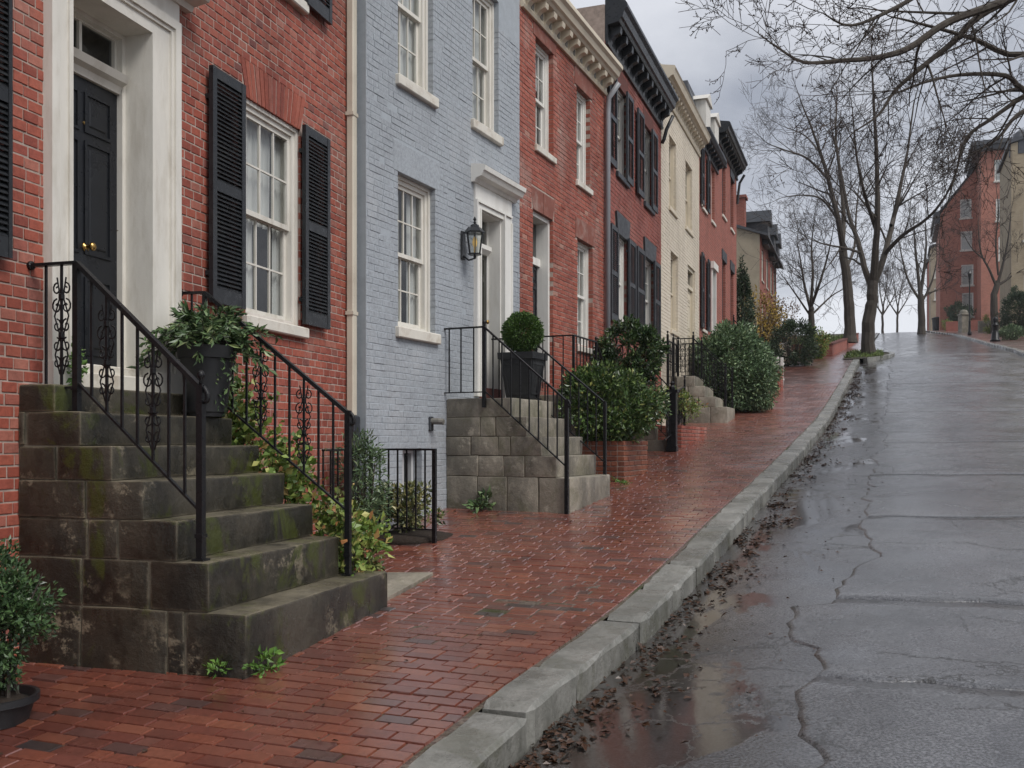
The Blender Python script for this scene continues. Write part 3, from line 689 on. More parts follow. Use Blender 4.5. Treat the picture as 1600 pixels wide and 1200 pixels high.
def mk_shutter(root, x0, x1, z0, z1, mat='black paint', slats=True, mid=.5, y0=-.085, ang=0., pitch=.037):
    """louvred shutter lying open against the wall"""
    m = MB(); d = .042; st = min(.06, (x1-x0)*.14); zm = z0+(z1-z0)*mid
    y1 = y0+d
    m.box(x0, x0+st, y0, y1, z0, z1); m.box(x1-st, x1, y0, y1, z0, z1)
    rails = ((z0, z0+.13), (zm-.045, zm+.045), (z1-.09, z1))
    for a, b in rails: m.box(x0+st, x1-st, y0+.003, y1-.003, a, b)
    for zz in (z0+.25, z1-.25): m.box(x0-.03 if False else x0+.01, x0+.05, y1, -.0, zz-.02, zz+.02)   # hinge standoff to the wall
    s = m.build('shutter', mat, root)
    w = x1-x0-2*st
    if slats:
        me = MB().xf(Matrix()) ; me.cbox(0, w, -.006, .006, -.028, .028, .004); me.xf(Matrix.Rotation(R(-38), 4, 'X'))
        data = me.fixed('slat'); data.materials.append(MATS[mat])
    jn = MB()
    for a, b in ((rails[0][1], rails[1][0]), (rails[1][1], rails[2][0])):
        n = max(3, int((b-a)/pitch)); 
        for i in range(n):
            z = a+(b-a)*(i+.5)/n
            if slats:
                o = bpy.data.objects.new('slat', data); COL.objects.link(o); o.parent = s; o.location = (x0+st, (y0+y1)/2, z); o.rotation_euler = (random.gauss(0,.03), 0, 0)
            else:
                t = MB().box(x0+st, x1-st, -.006, .006, -.026, .026).xf(Matrix.Translation((0,(y0+y1)/2,z)) @ Matrix.Rotation(R(-38), 4, 'X')); jn.add(t.v, t.f)
    if not slats: jn.build('louvres', mat, s, fix=False, kind='stuff')
    return s
def mk_door(root, x0, x1, z0, z1, y, mat, knob=True, layout=None):
    m = MB().box(x0, x1, y, y+.05, z0, z1)
    w, h = x1-x0, z1-z0; st = .115*w/.9
    d = m.build('door', mat, root)
    rows = layout or ((.04,.42),(.50,.80),(.855,.965))
    for a, b in rows:
        for i in (0, 1):
            p0 = x0+st+i*((w-3*st)/2+st); p1 = p0+(w-3*st)/2; q0, q1 = z0+h*a, z0+h*b
            t = MB(); e = .022
            t.box(p0-e, p1+e, y-.012, y-.0, q0-e, q0); t.box(p0-e, p1+e, y-.012, y, q1, q1+e); t.box(p0-e, p0, y-.012, y, q0, q1); t.box(p1, p1+e, y-.012, y, q0, q1)
            t.cbox(p0+.03, p1-.03, y-.010, y+.01, q0+.03, q1-.03, .009)
            t.build('panel', mat, d)
    return d
def mk_arch(root, x0, x1, z0, z1, mat, n, spl=.10, y=-.003, joint=.014, name='arch_brick'):
    """flat arch of splayed bricks on end"""
    hx = spl
    for i in range(n):
        f0, f1 = i/n, (i+1)/n; b0, b1 = x0+(x1-x0)*f0, x0+(x1-x0)*f1; t0, t1 = x0-hx+(x1-x0+2*hx)*f0, x0-hx+(x1-x0+2*hx)*f1; g = joint/2
        MB().prism([(b0+g,z0),(b1-g,z0),(t1-g,z1),(t0+g,z1)], y+random.gauss(0,.002), .11).build(name, mat, root)
def mk_cornice(root, x0, x1, zs, prof, mat, brackets=0, bw=.12, bz=(.0,.3), bd=.3, bmat=None, name='cornice', frieze=None):
    """moulded cornice: prof (projection, height above zs) with brackets below it"""
    c = MB().extrude_x([(-p, zs+z) for p, z in prof], x0, x1).build(name, mat, root)
    for i in range(brackets):
        x = x0+(x1-x0)*(i+.5)/brackets; zt, zb = zs+bz[1], zs+bz[0]; h = zt-zb
        pr = [(0.01,zb),(-.05,zb+.02),(-.07,zb+h*.3),(-bd*.55,zb+h*.5),(-bd*.95,zb+h*.62),(-bd,zb+h*.8),(-bd,zt),(0.01,zt)]
        MB().extrude_x(pr, x-bw/2, x+bw/2).build('bracket', bmat or mat, c)
    return c
def stone(name, x0, x1, y0, y1, z0, z1, mat, parent, bev=.018, rough=.006, cut=.22, seg=2):
    """worn block of stone"""
    import bmesh
    from mathutils import noise
    bm = bmesh.new(); bmesh.ops.create_cube(bm, size=1)
    for v in bm.verts: v.co = Vector(((x0+x1)/2+v.co.x*(x1-x0), (y0+y1)/2+v.co.y*(y1-y0), (z0+z1)/2+v.co.z*(z1-z0)))
    bmesh.ops.bevel(bm, geom=bm.edges[:], offset=bev, segments=seg, profile=.6, affect='EDGES')
    for ax in range(3):
        L = (x1-x0, y1-y0, z1-z0)[ax]; lo = (x0, y0, z0)[ax]
        for k in range(1, int(L/cut)+1):
            t = lo+L*k/(int(L/cut)+1); no = [0,0,0]; no[ax] = 1; co = [0,0,0]; co[ax] = t
            bmesh.ops.bisect_plane(bm, geom=bm.verts[:]+bm.edges[:]+bm.faces[:], plane_co=co, plane_no=no)
    s = random.random()*50
    for v in bm.verts:
        n = noise.noise_vector(v.co*5+Vector((s,s,s))); n2 = noise.noise_vector(v.co*1.7+Vector((s,0,s)))
        v.co += n*rough+n2*rough*.8
    bmesh.ops.recalc_face_normals(bm, faces=bm.faces)
    me = bpy.data.meshes.new(name); bm.to_mesh(me); bm.free()
    for p in me.polygons: p.use_smooth = True
    me.set_sharp_from_angle(angle=R(35))
    return link(name, me, mat, parent)
def mk_stoop(root, t0, t1, levels, zg, mat, blocks=(.42,.52,.36), L0=0., widen=0.):
    """levels: (front L, top z) from the lowest step to the platform; near side faced with stone blocks"""
    prev = zg
    for i, (L, z) in enumerate(levels):
        e1 = t1+(widen if i == 0 else 0)
        back = max(L0, L-.42) if i < len(levels)-1 else L0
        g = .0055
        stone('step', t0, e1, -L, -back-g, prev+g*.5, z, mat, root, bev=.022 if i == 0 else .016)
        # side blocks behind the step, both flanks, down this course
        if back > L0+.05:
            p = L0+.0; k = 0
            while p < back-.03:
                q = min(back-g, p+random.uniform(*blocks[:2])); q = back-g if back-q < .12 else q
                stone('stone_block', t0+random.uniform(-.004,.004), t0+.26, -q+g, -p-g, prev+g, z-g*.5, mat, root, bev=.012, rough=.008, cut=.4)
                stone('stone_block', t1-.26, t1+random.uniform(-.004,.004), -q+g, -p-g, prev+g, z-g*.5, mat, root, bev=.012, rough=.006, cut=.6, seg=1)
                p = q; k += 1
        prev = z
    c = MB()
    prev = zg-.05
    for i, (L, z) in enumerate(levels):
        c.box(t0+.011, t1-.011, -L+.013, -L0, prev, z-.02); prev = z-.02
    c.build('core', 'stone mortar', root)

# ---------------------------------------------------------------- wrought iron
def scroll_data():
    if 'scroll' in SC: return SC['scroll']
    m = MB()
    def spiral(cx, cz, r, a0, turns, sgn, n=12):
        return [(cx+sgn*r*(1-.75*k/n)*math.cos(a0+turns*2*math.pi*k/n), 0, cz+r*(1-.75*k/n)*math.sin(a0+turns*2*math.pi*k/n)) for k in range(n+1)]
    for s in (-1, 1):
        for z, r in ((-.19,.032),(-.10,.040),(.0,.036),(.10,.040),(.19,.032)):
            m.tube(spiral(s*.036, z, r, math.pi/2, 1.15*(1 if z <= 0 else -1), s), .0052, 4)
        m.tube([(s*.012,0,-.25),(s*.05,0,-.15),(s*.012,0,-.05),(s*.055,0,.05),(s*.012,0,.15),(s*.035,0,.25)], .005, 4)
    for z in (-.05,.15): m.lathe([(.004,z-.02),(.02,z-.012),(.02,z+.012),(.004,z+.02)], n=6)
    d = m.fixed('scroll'); d.materials.append(MATS['iron']); SC['scroll'] = d; return d
SC = {}
def mk_rail(root, A, Bp, drop, n, scrolls=(), rail=(.045,.028), bar=.015, low=(.025,.014), dense=True, end_gap=.0):
    """top rail from A to Bp (local x,y,z), lower rail `drop` below, n balusters between"""
    A, Bp = Vector(A), Vector(Bp)
    MB().bar(A, Bp, *rail).build('handrail', 'iron', root)
    dn = Vector((0,0,drop))
    MB().bar(A-dn, Bp-dn, *low).build('bottom_rail', 'iron', root)
    for i in range(n):
        p = A.lerp(Bp, (i+1)/(n+1)); b = p-dn
        m = MB().bar(b, p, bar, up=(1,0,0)).build('baluster', 'iron', root)
        if i in scrolls:
            o = bpy.data.objects.new('scroll', scroll_data()); COL.objects.link(o); o.parent = m; o.location = (p+b)/2
            h = (Bp-A); o.rotation_euler = (0, 0, math.atan2(h.y, h.x)); o.scale = (1,1,drop/.62)
def mk_post(root, x, y, z0, z1, w=.04, foot=True, knob=False, name='post'):
    m = MB().bar((x,y,z0), (x,y,z1), w, up=(1,0,0))
    if foot: m.box(x-w*.95, x+w*.95, y-w*.95, y+w*.95, z0, z0+.012); m.box(x-w*.65, x+w*.65, y-w*.65, y+w*.65, z0+.14, z0+.165)
    p = m.build(name, 'iron', root)
    if knob: MB().lathe([(.006,0),(.012,.012),(.009,.03),(.022,.045),(.026,.06),(.018,.08),(.004,.09)], (x,y,z1), 10).build('finial', 'iron', p, smooth=True)
    return p
def mk_curl(root, p, d, r=.05):
    """curled end of a handrail at p, running in direction d"""
    p = Vector(p); d = Vector(d).normalized(); up = Vector((0,0,1)); n = 16
    c = p - up*r
    pts = [c+up*(r*(1-.55*k/n)*math.cos(k/n*4.6))+d*(r*(1-.55*k/n)*math.sin(k/n*4.6)) for k in range(n+1)]
    MB().tube(pts, .015, 6).build('handrail_curl', 'iron', root, smooth=True)

# ---------------------------------------------------------------- plants
def leaf_mesh(name, P, N, size, mat, parent=None, aspect=.5, spread=.9, fold=.25, kind=None, droop=0., flat=False):
    """leaf-sized folded faces at points P, roughly facing along N"""
    n = len(P); P = np.asarray(P, float); N = np.asarray(N, float)
    D = N + rng.normal(0, spread, (n,3)); D[:,2] -= droop; D /= np.linalg.norm(D, axis=1)[:,None]+1e-9
    T = rng.normal(0, 1, (n,3)) if not flat else rng.normal(0, .28, (n,3))+np.array((0,0,1.)); Sd = np.cross(D, T); Sd /= np.linalg.norm(Sd, axis=1)[:,None]+1e-9
    U = np.cross(Sd, D)
    l = size*rng.uniform(.45, 1.45, n)[:,None]; w = l*aspect
    V = np.stack([P, P+D*l*.5+Sd*w*.5+U*l*fold*.5, P+D*l*1.0-U*l*.08, P+D*l*.5-Sd*w*.5+U*l*fold*.5], 1).reshape(-1,3)
    k = 4*np.arange(n)[:,None]
    Q = np.concatenate([k+np.array([[0,1,2]]), k+np.array([[0,2,3]])], 0)
    return np_mesh(name, V, Q, mat, parent, kind)
def blob_points(c, rad, n, clumps=26, cr=.34, shell=.55):
    """points clustered in clumps through an ellipsoid"""
    rad = np.array(rad); d = rng.normal(0, 1, (clumps,3)); d /= np.linalg.norm(d, axis=1)[:,None]
    r = rng.uniform(shell, 1., clumps)[:,None]; cc = d*r
    i = rng.integers(0, clumps, n); e = rng.normal(0, 1, (n,3)); e /= np.linalg.norm(e, axis=1)[:,None]; e *= (rng.uniform(0,1,n)**.45)[:,None]*cr
    Q = cc[i]+e
    N = Q*.7+e/cr*.5; N[:,2] += .3
    return np.array(c)+Q*rad, N
def stems(name, c, base, n, spread, h, r, parent, mat='bark'):
    m = MB()
    for i in range(n):
        a = random.uniform(0, 6.28); q = spread*random.uniform(.3,1)
        tip = Vector((c[0]+q*math.cos(a), c[1]+q*math.sin(a), c[2]+h*random.uniform(.6,1)))
        b = Vector(base)+Vector((random.gauss(0,.04),random.gauss(0,.04),0)); mid = b.lerp(tip,.5)+Vector((0,0,h*.12))
        m.tube([b, mid, tip], [r, r*.7, r*.3], 5, False)
    return m.build(name, mat, parent, fix=False)
def mk_bush(name, label, cat, c, rad, n, size, mat, group=None, clumps=40, cr=.32, shell=.6, aspect=.5, base=None, st=14, spread=.7, droop=0., extra=None):
    """shrub: foliage of leaf faces in clumps over branching stems; c is the centre of the crown"""
    b = base if base is not None else (c[0], c[1], c[2]-rad[2])
    root = empty(name, b, 0, label, cat, group); off = Vector(b)
    P, N = blob_points(Vector(c)-off, rad, n, clumps, cr, shell)
    zlo = .01
    P[:,2] = np.where(P[:,2] < zlo, zlo+np.abs(P[:,2])*.05, P[:,2])
    leaf_mesh('foliage', P, N, size, mat, root, aspect, spread, droop=droop)
    cl = Vector(c)-off
    stems('stem', (cl.x, cl.y, 0), (0,0,0), st, max(rad[0], rad[1])*.75, cl.z+rad[2]*.55, .012+.008*max(rad), root)
    return root
def grow(m, p, d, L, r, depth, maxd, curve=.25, up=.06, kids=(3,5), twig=None, ang=(28,58), shrink=.62, nseg=5, rmin=.004):
    """recursive bare branch: appends tubes to m (limbs) or twig"""
    tgt = m if depth < 2 or twig is None else twig
    pts = [Vector(p)]; rad = [r]; d = Vector(d).normalized(); seg = L/nseg; dirs = [d]
    for i in range(nseg):
        d = (d+Vector((random.gauss(0,curve),random.gauss(0,curve),random.gauss(0,curve)))*.5+Vector((0,0,up))).normalized()
        pts.append(pts[-1]+d*seg); rad.append(max(rmin, r*(1-(i+1)/nseg*.72))); dirs.append(d)
    tgt.tube(pts, rad, 7 if depth == 0 else 5 if depth == 1 else 4 if depth == 2 else 3, False)
    if depth >= maxd: return
    for _ in range(random.randint(*kids)+(1 if depth == 0 else 0)):
        f = random.uniform(.25 if depth else .35, 1.0); k = min(nseg-1, int(f*nseg)); t = f*nseg-k
        q = pts[k].lerp(pts[k+1], t); rr = rad[k]*(1-t)+rad[k+1]*t
        ax = dirs[k].orthogonal().normalized(); ax.rotate(Matrix.Rotation(random.uniform(0,6.28), 3, dirs[k]))
        nd = dirs[k].copy(); nd.rotate(Matrix.Rotation(R(random.uniform(*ang)), 3, ax))
        grow(m, q, nd, L*shrink*random.uniform(.7,1.15), max(rmin, rr*.62), depth+1, maxd, curve*1.1, up, kids, twig, ang, shrink, max(3, nseg-1) if depth else nseg, rmin)
# ================================================================ first house: red brick, white door surround
T = H1.t
h1 = H1.root('brick_rowhouse', 'red brick house with black shutters and a white door surround, nearest to the camera', 'house', 'row houses up the left side')
xo0, xo1 = T(113,.04), T(237,.04); ZD0, ZD1 = .365, 3.14
wx0, wx1 = T(384), T(469); wz1 = 3.13; wz0 = H1.zat(503, T(430))
lx1 = T(-32,.05); lx0 = lx1-.98
uz0 = 4.42
op1 = [(xo0-.02, xo1+.02, ZD0-.1, ZD1+.02), (wx0, wx1, wz0, wz1), (lx0, lx1, wz0, wz1), (wx0, wx1, uz0, uz0+1.85), (lx0, lx1, uz0, uz0+1.85)]
mk_wall(h1, 0, H1.len, -1.9, 7.2, op1, 'pale mortar', .22, y=.004)
arch = (wx0-.10, wx1+.10, wz1, wz1+.335); arch2 = (lx0-.10, lx1+.10, wz1, wz1+.335)
pil0, pil1 = T(75,.04), T(278,.04)
mk_bricks(h1, 0, H1.len-.002, -1.85, 5.3, op1+[(wx0-.05, wx1+.05, wz1-.02, wz1+.335), (lx0-.05, lx1+.05, wz1-.02, wz1+.335), (pil0+.03, pil1-.03, .2, 3.5)], 'red brick', .077, .128, .011, 300, False, H1, .03)
mk_arch(h1, wx0-.0, wx1+.0, wz1, wz1+.335, 'red brick', 15); mk_arch(h1, lx0, lx1, wz1, wz1+.335, 'red brick', 13)
mk_window(h1, wx0, wx1, wz0, wz1, .05, .085, cols=3, rt=2, rb=2, sill=(.07,.11,.07), curtain='cafe')
mk_window(h1, lx0, lx1, wz0, wz1, .05, .085, detail=1)
mk_window(h1, wx0, wx1, uz0, uz0+1.85, .05, .085, sill=(.07,.11,.07)); mk_window(h1, lx0, lx1, uz0, uz0+1.85, .05, .085, detail=1)
sz0, sz1 = H1.zat(478, T(360,.08), .08), 3.17
mk_shutter(h1, T(333,.085), T(384.5,.085), sz0, sz1); mk_shutter(h1, T(478,.085), T(516.5,.085), sz0, sz1)
mk_shutter(h1, lx1+.01, T(20,.085), sz0-.03, sz1); mk_shutter(h1, lx0-.5, lx0-.01, sz0, sz1, slats=False)
mk_shutter(h1, T(333,.085), T(384.5,.085), uz0-.02, uz0+1.85, slats=False); mk_shutter(h1, T(482,.085), T(519.5,.085), uz0-.02, uz0+1.85)
# door surround: pilasters with a stepped moulding, deep panelled jambs, head, hood
ds = MB()
for a, b, s in ((pil0, xo0, 1), (xo1, pil1, -1)):
    ds.box(a, b, -.035, .012, ZD0-.02, ZD1+.20)
    o0, o1 = (a, a+.07) if s > 0 else (b-.07, b); ds.box(o0, o1, -.075, -.035, ZD0-.02, ZD1+.20)
    o0, o1 = (a+.07, a+.10) if s > 0 else (b-.10, b-.07); ds.box(o0, o1, -.055, -.035, ZD0-.02, ZD1+.17)
    o0, o1 = (b-.035, b) if s > 0 else (a, a+.035); ds.box(o0, o1, -.05, -.035, ZD0-.02, ZD1)
    ds.box(a-.006, b+.006, -.09, .012, ZD0-.025, ZD0+.17)
ds.box(xo0, xo1, -.035, .012, ZD1, ZD1+.20); ds.box(xo0, xo1, -.05, -.035, ZD1, ZD1+.035)
ds.box(pil0+.07, pil1-.07, -.075, -.0351, ZD1+.13, ZD1+.20); ds.box(pil0+.10, pil1-.10, -.055, -.0351, ZD1+.10, ZD1+.13)
ds.box(pil0-.02, pil1+.02, -.04, .012, ZD1+.201, ZD1+.36)
sur = ds.build('door_surround', 'white paint', h1)
MB().extrude_x([(.012,ZD1+.36),(-.06,ZD1+.36),(-.08,ZD1+.40),(-.22,ZD1+.42),(-.24,ZD1+.46),(-.33,ZD1+.48),(-.35,ZD1+.56),(-.32,ZD1+.60),(.012,ZD1+.64)], pil0-.14, pil1+.16).build('hood', 'white paint', sur)
RC = .25
j = MB(); j.box(xo0-.02, xo0, .0121, RC+.1, ZD0-.02, ZD1); j.box(xo1, xo1+.02, .0121, RC+.1, ZD0-.02, ZD1); j.box(xo0-.02, xo1+.02, .0121, RC+.1, ZD1, ZD1+.02)
for z0, z1 in ((ZD0+.3, 1.35),(1.5, 2.75)):
    pass
j.box(xo1-.035, xo1, RC-.05, RC+.0, ZD0, ZD1); j.box(xo0, xo0+.035, RC-.05, RC, ZD0, ZD1); j.box(xo0+.035, xo1-.035, RC-.05, RC, ZD1-.035, ZD1)
j.build('jamb', 'white paint', sur)
MB().cbox(xo0+.002, xo1-.002, -.07, RC+.08, ZD0-.02, ZD0+.12, .01).cbox(xo0+.002, xo1-.002, .04, RC+.08, ZD0+.12, ZD0+.19, .008).build('threshold', 'stained sill paint', sur)
tz0, tz1 = 2.68, 2.80
MB().extrude_x([(RC+.06,tz0),(RC-.03,tz0),(RC-.05,tz0+.05),(RC-.10,tz0+.07),(RC-.13,tz0+.12),(RC-.13,tz1),(RC+.06,tz1)], xo0+.036, xo1-.036).build('transom_bar', 'white paint', sur)
tw = MB(); tw.box(xo0+.036, xo0+.06, RC+.0, RC+.05, tz1, ZD1-.036); tw.box(xo1-.06, xo1-.036, RC, RC+.05, tz1, ZD1-.036); tw.box((xo0+xo1)/2-.014, (xo0+xo1)/2+.014, RC+.005, RC+.045, tz1, ZD1-.05); tw.box(xo0+.06, xo1-.06, RC, RC+.05, ZD1-.05, ZD1-.036)
tr = tw.build('transom', 'white paint', h1)
for a, b in ((xo0+.06, (xo0+xo1)/2-.014), ((xo0+xo1)/2+.014, xo1-.06)):
    MB().poly([(a,RC+.03,tz1),(b,RC+.03,tz1),(b,RC+.03,ZD1-.05),(a,RC+.03,ZD1-.05)]).build('pane', 'dark glass', tr, fix=False)
d1 = mk_door(h1, xo0+.03, xo1-.03, ZD0+.192, tz0-.002, RC, 'door paint', layout=((.05,.30),(.40,.775),(.825,.945)))
kx, kz = H1.face(133, 386, -RC)
MB().lathe([(.035,0),(.035,.008),(.014,.012),(.012,.04),(.022,.048),(.032,.062),(.03,.078),(.012,.088)], n=16).xf(Matrix.Translation((kx,RC-.001,kz)) @ Matrix.Rotation(R(90),4,'X')).build('door_knob', 'brass', d1, smooth=True)
kx, kz = H1.face(188, 362, -RC)
MB().lathe([(.03,0),(.03,.012),(.018,.018),(.008,.03)], n=12).xf(Matrix.Translation((kx-.01,RC-.001,kz)) @ Matrix.Rotation(R(90),4,'X')).box(kx-.016, kx-.004, RC-.035, RC-.0, kz-.05, kz+.03).build('door_lock', 'brass', d1, smooth=False)
kx, kz = H1.face(189, 346, -RC)
MB().lathe([(.014,0),(.014,.006),(.006,.008)], n=10).xf(Matrix.Translation((kx-.01,RC-.001,kz)) @ Matrix.Rotation(R(90),4,'X')).build('keyhole', 'brass', d1)
kx, kz = H1.face(131, 192, -RC)
MB().lathe([(.013,0),(.012,.008),(.005,.009)], n=10).xf(Matrix.Translation((kx,RC-.001,kz)) @ Matrix.Rotation(R(90),4,'X')).build('peephole', 'brass', d1)
mk_cornice(h1, 0, H1.len, 6.8, [(.0,0),(.06,0),(.06,.2),(.2,.28),(.36,.3),(.4,.4),(.38,.46),(0,.5)], 'white paint', 16, .1, (.0,.28), .3)
# rain pipe at the end of the first house
xd = H1.len-.10
gd = H1.ground(xd, .1)
dp = MB(); dp.cbox(xd, xd+.10, -.10, -.012, H1.zat(650, xd), 6.7, .012)
dpo = dp.build('downspout', 'downspout cream', h1)
MB().cbox(xd-.02, xd+.13, -.125, -.012, gd-.1, H1.zat(650, xd), .012).build('iron_boot', 'charcoal paint', dpo)
for z in (1.4, 3.6): MB().box(xd-.012, xd+.112, -.106, -.010, z, z+.04).build('strap', 'downspout cream', dpo)

# stoop of the first house
t0 = T(28)
s1 = H1.root('stone_stoop', 'dark mossy stone steps up to the black door of the red brick house', 'stoop', 'front stoops', t0, 0, H1.ground(t0+.8, 1.2))
gs = s1.location.z
lv = [(1.67,-1.03),(1.413,-.73),(1.189,-.486),(.946,-.244),(.72,-.028),(.48,.189),(.285,.365)]
lv = [(a, b-gs) for a, b in lv]
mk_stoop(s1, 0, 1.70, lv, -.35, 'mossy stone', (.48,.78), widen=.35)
slab = H1.root('stone_slab', 'flat pale stone slab set in the bricks beside the lowest mossy step', 'paving slab', None, t0+2.1, 1.5, 0)
slab.location.z = gz(slab.location.x, slab.location.y)
sm = MB(); 
for (a, b) in ((0,.5),):
    pts = [(0,.35),(1.0,.3),(1.05,-.12),(.02,-.10)]
    c0 = [(x, y, gz(*[(slab.matrix_basis @ Vector((x,y,0)))[i] for i in (0,1)])-slab.location.z) for x, y in pts]
    sm.add([(x,y,z+.03) for x,y,z in c0]+[(x,y,z-.1) for x,y,z in c0], [(0,1,2,3),(7,6,5,4),(0,4,5,1),(1,5,6,2),(2,6,7,3),(3,7,4,0)])
sm.build('slab', 'pale step stone', slab)

def rail_pts(F, pts): return [tuple((t, -L, z)) for t, L, z in pts]
def root_rail(F, label, t, L, group='iron stair railings'):
    z = F.ground(t, L); return F.root('stair_railing', label, 'railing', group, t, L, z), z
# near railing of the first stoop
r, rz = root_rail(H1, 'black iron railing with scrolls on the near side of the mossy steps', t0+.1, 1.30)
def loc(t, L, z): return Vector((t-.1, -(L-1.30), z-rz))
def near(t, L, z): return loc(t, L, z)
U, N_ = near(.10,.37,1.147), near(.10,1.29,.33)
mk_post(r, N_.x, N_.y, -.73-rz, N_.z+.02, .042, knob=True); mk_post(r, U.x, U.y, .189-rz, U.z, .04)
mk_rail(r, U, N_, .76, 7, (1,4)); 
W_ = near(.10,.0,1.147)
MB().bar(W_, U, .045, .02).build('handrail', 'iron', r); MB().bar(W_-Vector((0,0,.80)), U-Vector((0,0,.80)), .02, .014).build('bottom_rail', 'iron', r)
for f, sc in ((.35,False),(.68,True)):
    p = W_.lerp(U, f); b = MB().bar(p-Vector((0,0,.80)), p, .014, up=(1,0,0)).build('baluster', 'iron', r)
    if sc:
        o = bpy.data.objects.new('scroll', scroll_data()); COL.objects.link(o); o.parent = b; o.location = p-Vector((0,0,.4)); o.rotation_euler = (0,0,R(90)); o.scale = (1,1,1.25)
for z in (0,-.80): MB().lathe([(.03,0),(.03,.02),(.02,.03)], n=10).xf(Matrix.Translation(W_+Vector((0,0,z))) @ Matrix.Rotation(R(90),4,'X')).build('wall_flange', 'iron', r)
mk_curl(r, N_+Vector((0,-.01,.01)), (0,-1,-.5), .055)
# far railing
r2, rz = root_rail(H1, 'black iron railing with scrolls on the far side of the mossy steps', t0+1.74, 1.5)
def loc2(t, L, z): return Vector((t-1.74, -(L-1.5), z-rz))
U, N_ = loc2(1.67,.24,1.195), loc2(1.74,1.47,.22)
mk_post(r2, N_.x, N_.y, -1.03-rz, N_.z+.02, .042); mk_post(r2, U.x, U.y, .365-rz, U.z, .03, foot=False)
mk_rail(r2, U, N_, .76, 9, (3,6))
W_ = loc2(1.67,.0,1.2); MB().bar(W_, U, .045, .02).build('handrail', 'iron', r2)
p = W_.lerp(U, .5); MB().bar(p-Vector((0,0,.8)), p, .014, up=(1,0,0)).build('baluster', 'iron', r2)
MB().lathe([(.03,0),(.03,.02),(.02,.03)], n=10).xf(Matrix.Translation(W_) @ Matrix.Rotation(R(90),4,'X')).build('wall_flange', 'iron', r2)
mk_curl(r2, N_+Vector((0,-.01,.01)), (0,-1,-.5), .055)

# ================================================================ second house: blue-grey painted brick
T = B.t
hb = B.root('painted_rowhouse', 'blue-grey painted brick house with cream windows and a wall lantern', 'house', 'row houses up the left side')
bd0, bd1 = T(748), T(783.5); bdz0, bdz1 = .62, 3.2
w1 = (T(622), T(680), B.zat(517, T(655)), B.zat(268, T(622)))
w2 = (T(622), T(676.5), B.zat(117, T(622)), B.zat(117, T(622))+1.93)
w3 = (T(738.5), T(779), B.zat(187, T(738.5)), B.zat(187, T(738.5))+1.93)
bw = (T(629), T(659), B.zat(790, T(640)), B.zat(702, T(640)))
opb = [(bd0, bd1, bdz0, bdz1), w1, w2, w3, bw]
mk_wall(hb, 0, B.len, -1.7, 7.6, opb, 'blue mortar', .24, y=.0022)
bs0, bs1 = T(740), T(797)
lint = (w1[0]-.10, w1[1]+.12, w1[3], w1[3]+.36)
mk_bricks(hb, 0, B.len, -1.65, 5.9, opb+[(lint[0],lint[1],lint[2],lint[3]), (bs0+.02, bs1-.02, .4, bdz1+.45)], 'blue painted brick', .0745, .215, .006, 300, True, B, .10)
MB().cbox(*lint[:2], -.006, .10, lint[2], lint[3]-.004, .006).build('lintel', 'blue painted brick', hb)
rm = MB(); z = -1.65
while z < 5.9: rm.box(-.002, .1, .114, .27, z+.003, z+.0715); z += .0745
rm.build('side_brickwork', 'blue painted brick', hb, kind='stuff')
for k, wv in enumerate((w1, w2, w3)):
    mk_window(hb, wv[0], wv[1]-.0, wv[2], wv[3], .10, .09, 'white paint', cols=3, rt=2, rb=2, sill=(.06,.13,.06), curtain=('drape','full','full')[k])
b = MB(); fw = .05
b.box(bw[0], bw[0]+fw, .12, .2, bw[2], bw[3]); b.box(bw[1]-fw, bw[1], .12, .2, bw[2], bw[3]); b.box(bw[0]+fw, bw[1]-fw, .12, .2, bw[3]-fw, bw[3]); b.box((bw[0]+bw[1])/2-.02, (bw[0]+bw[1])/2+.02, .13, .19, bw[2], bw[3]-fw)
bwo = b.build('basement_window', 'basement frame', hb)
MB().poly([(bw[0]+fw,.17,bw[2]),(bw[1]-fw,.17,bw[2]),(bw[1]-fw,.17,bw[3]-fw),(bw[0]+fw,.17,bw[3]-fw)]).build('pane', 'dark glass', bwo, fix=False)
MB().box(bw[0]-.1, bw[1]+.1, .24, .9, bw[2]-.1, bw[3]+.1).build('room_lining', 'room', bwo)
# door with surround and hood
ds = MB()
for a, c in ((bs0, bd0), (bd1, bs1)):
    ds.box(a, c, -.035, .012, bdz0, bdz1+.10); ds.box(a, a+.03, -.06, -.035, bdz0, bdz1+.10); ds.box(c-.03, c, -.05, -.035, bdz0, bdz1)
ds.box(bd0, bd1, -.035, .012, bdz1, bdz1+.10); ds.box(bs0, bs1, -.03, .012, bdz1+.1001, bdz1+.32); ds.box(bs0+.031, bs1-.031, -.06, -.0352, bdz1+.07, bdz1+.0995)
sur = ds.build('door_surround', 'clean white paint', hb)
hz = bdz1+.32
MB().extrude_x([(.012,hz),(-.05,hz),(-.08,hz+.05),(-.16,hz+.07),(-.19,hz+.13),(-.21,hz+.14),(-.22,hz+.20),(-.19,hz+.22),(.012,hz+.25)], bs0-.08, bs1+.10).build('hood', 'clean white paint', sur)
RC = .225; j = MB()
j.box(bd0-.001, bd0+.02, .0121, RC+.1, bdz0, bdz1); j.box(bd1-.02, bd1+.001, .0121, RC+.1, bdz0, bdz1); j.box(bd0+.02, bd1-.02, .0121, RC+.1, bdz1-.02, bdz1)
j.box(bd1-.045, bd1-.02, RC-.02, RC+.0, bdz0, bdz1-.02)
j.build('jamb', 'clean white paint', sur)
MB().cbox(bd0+.021, bd1-.021, -.02, RC+.06, bdz0-.03, bdz0+.13, .008).build('threshold', 'brown lintel', sur)
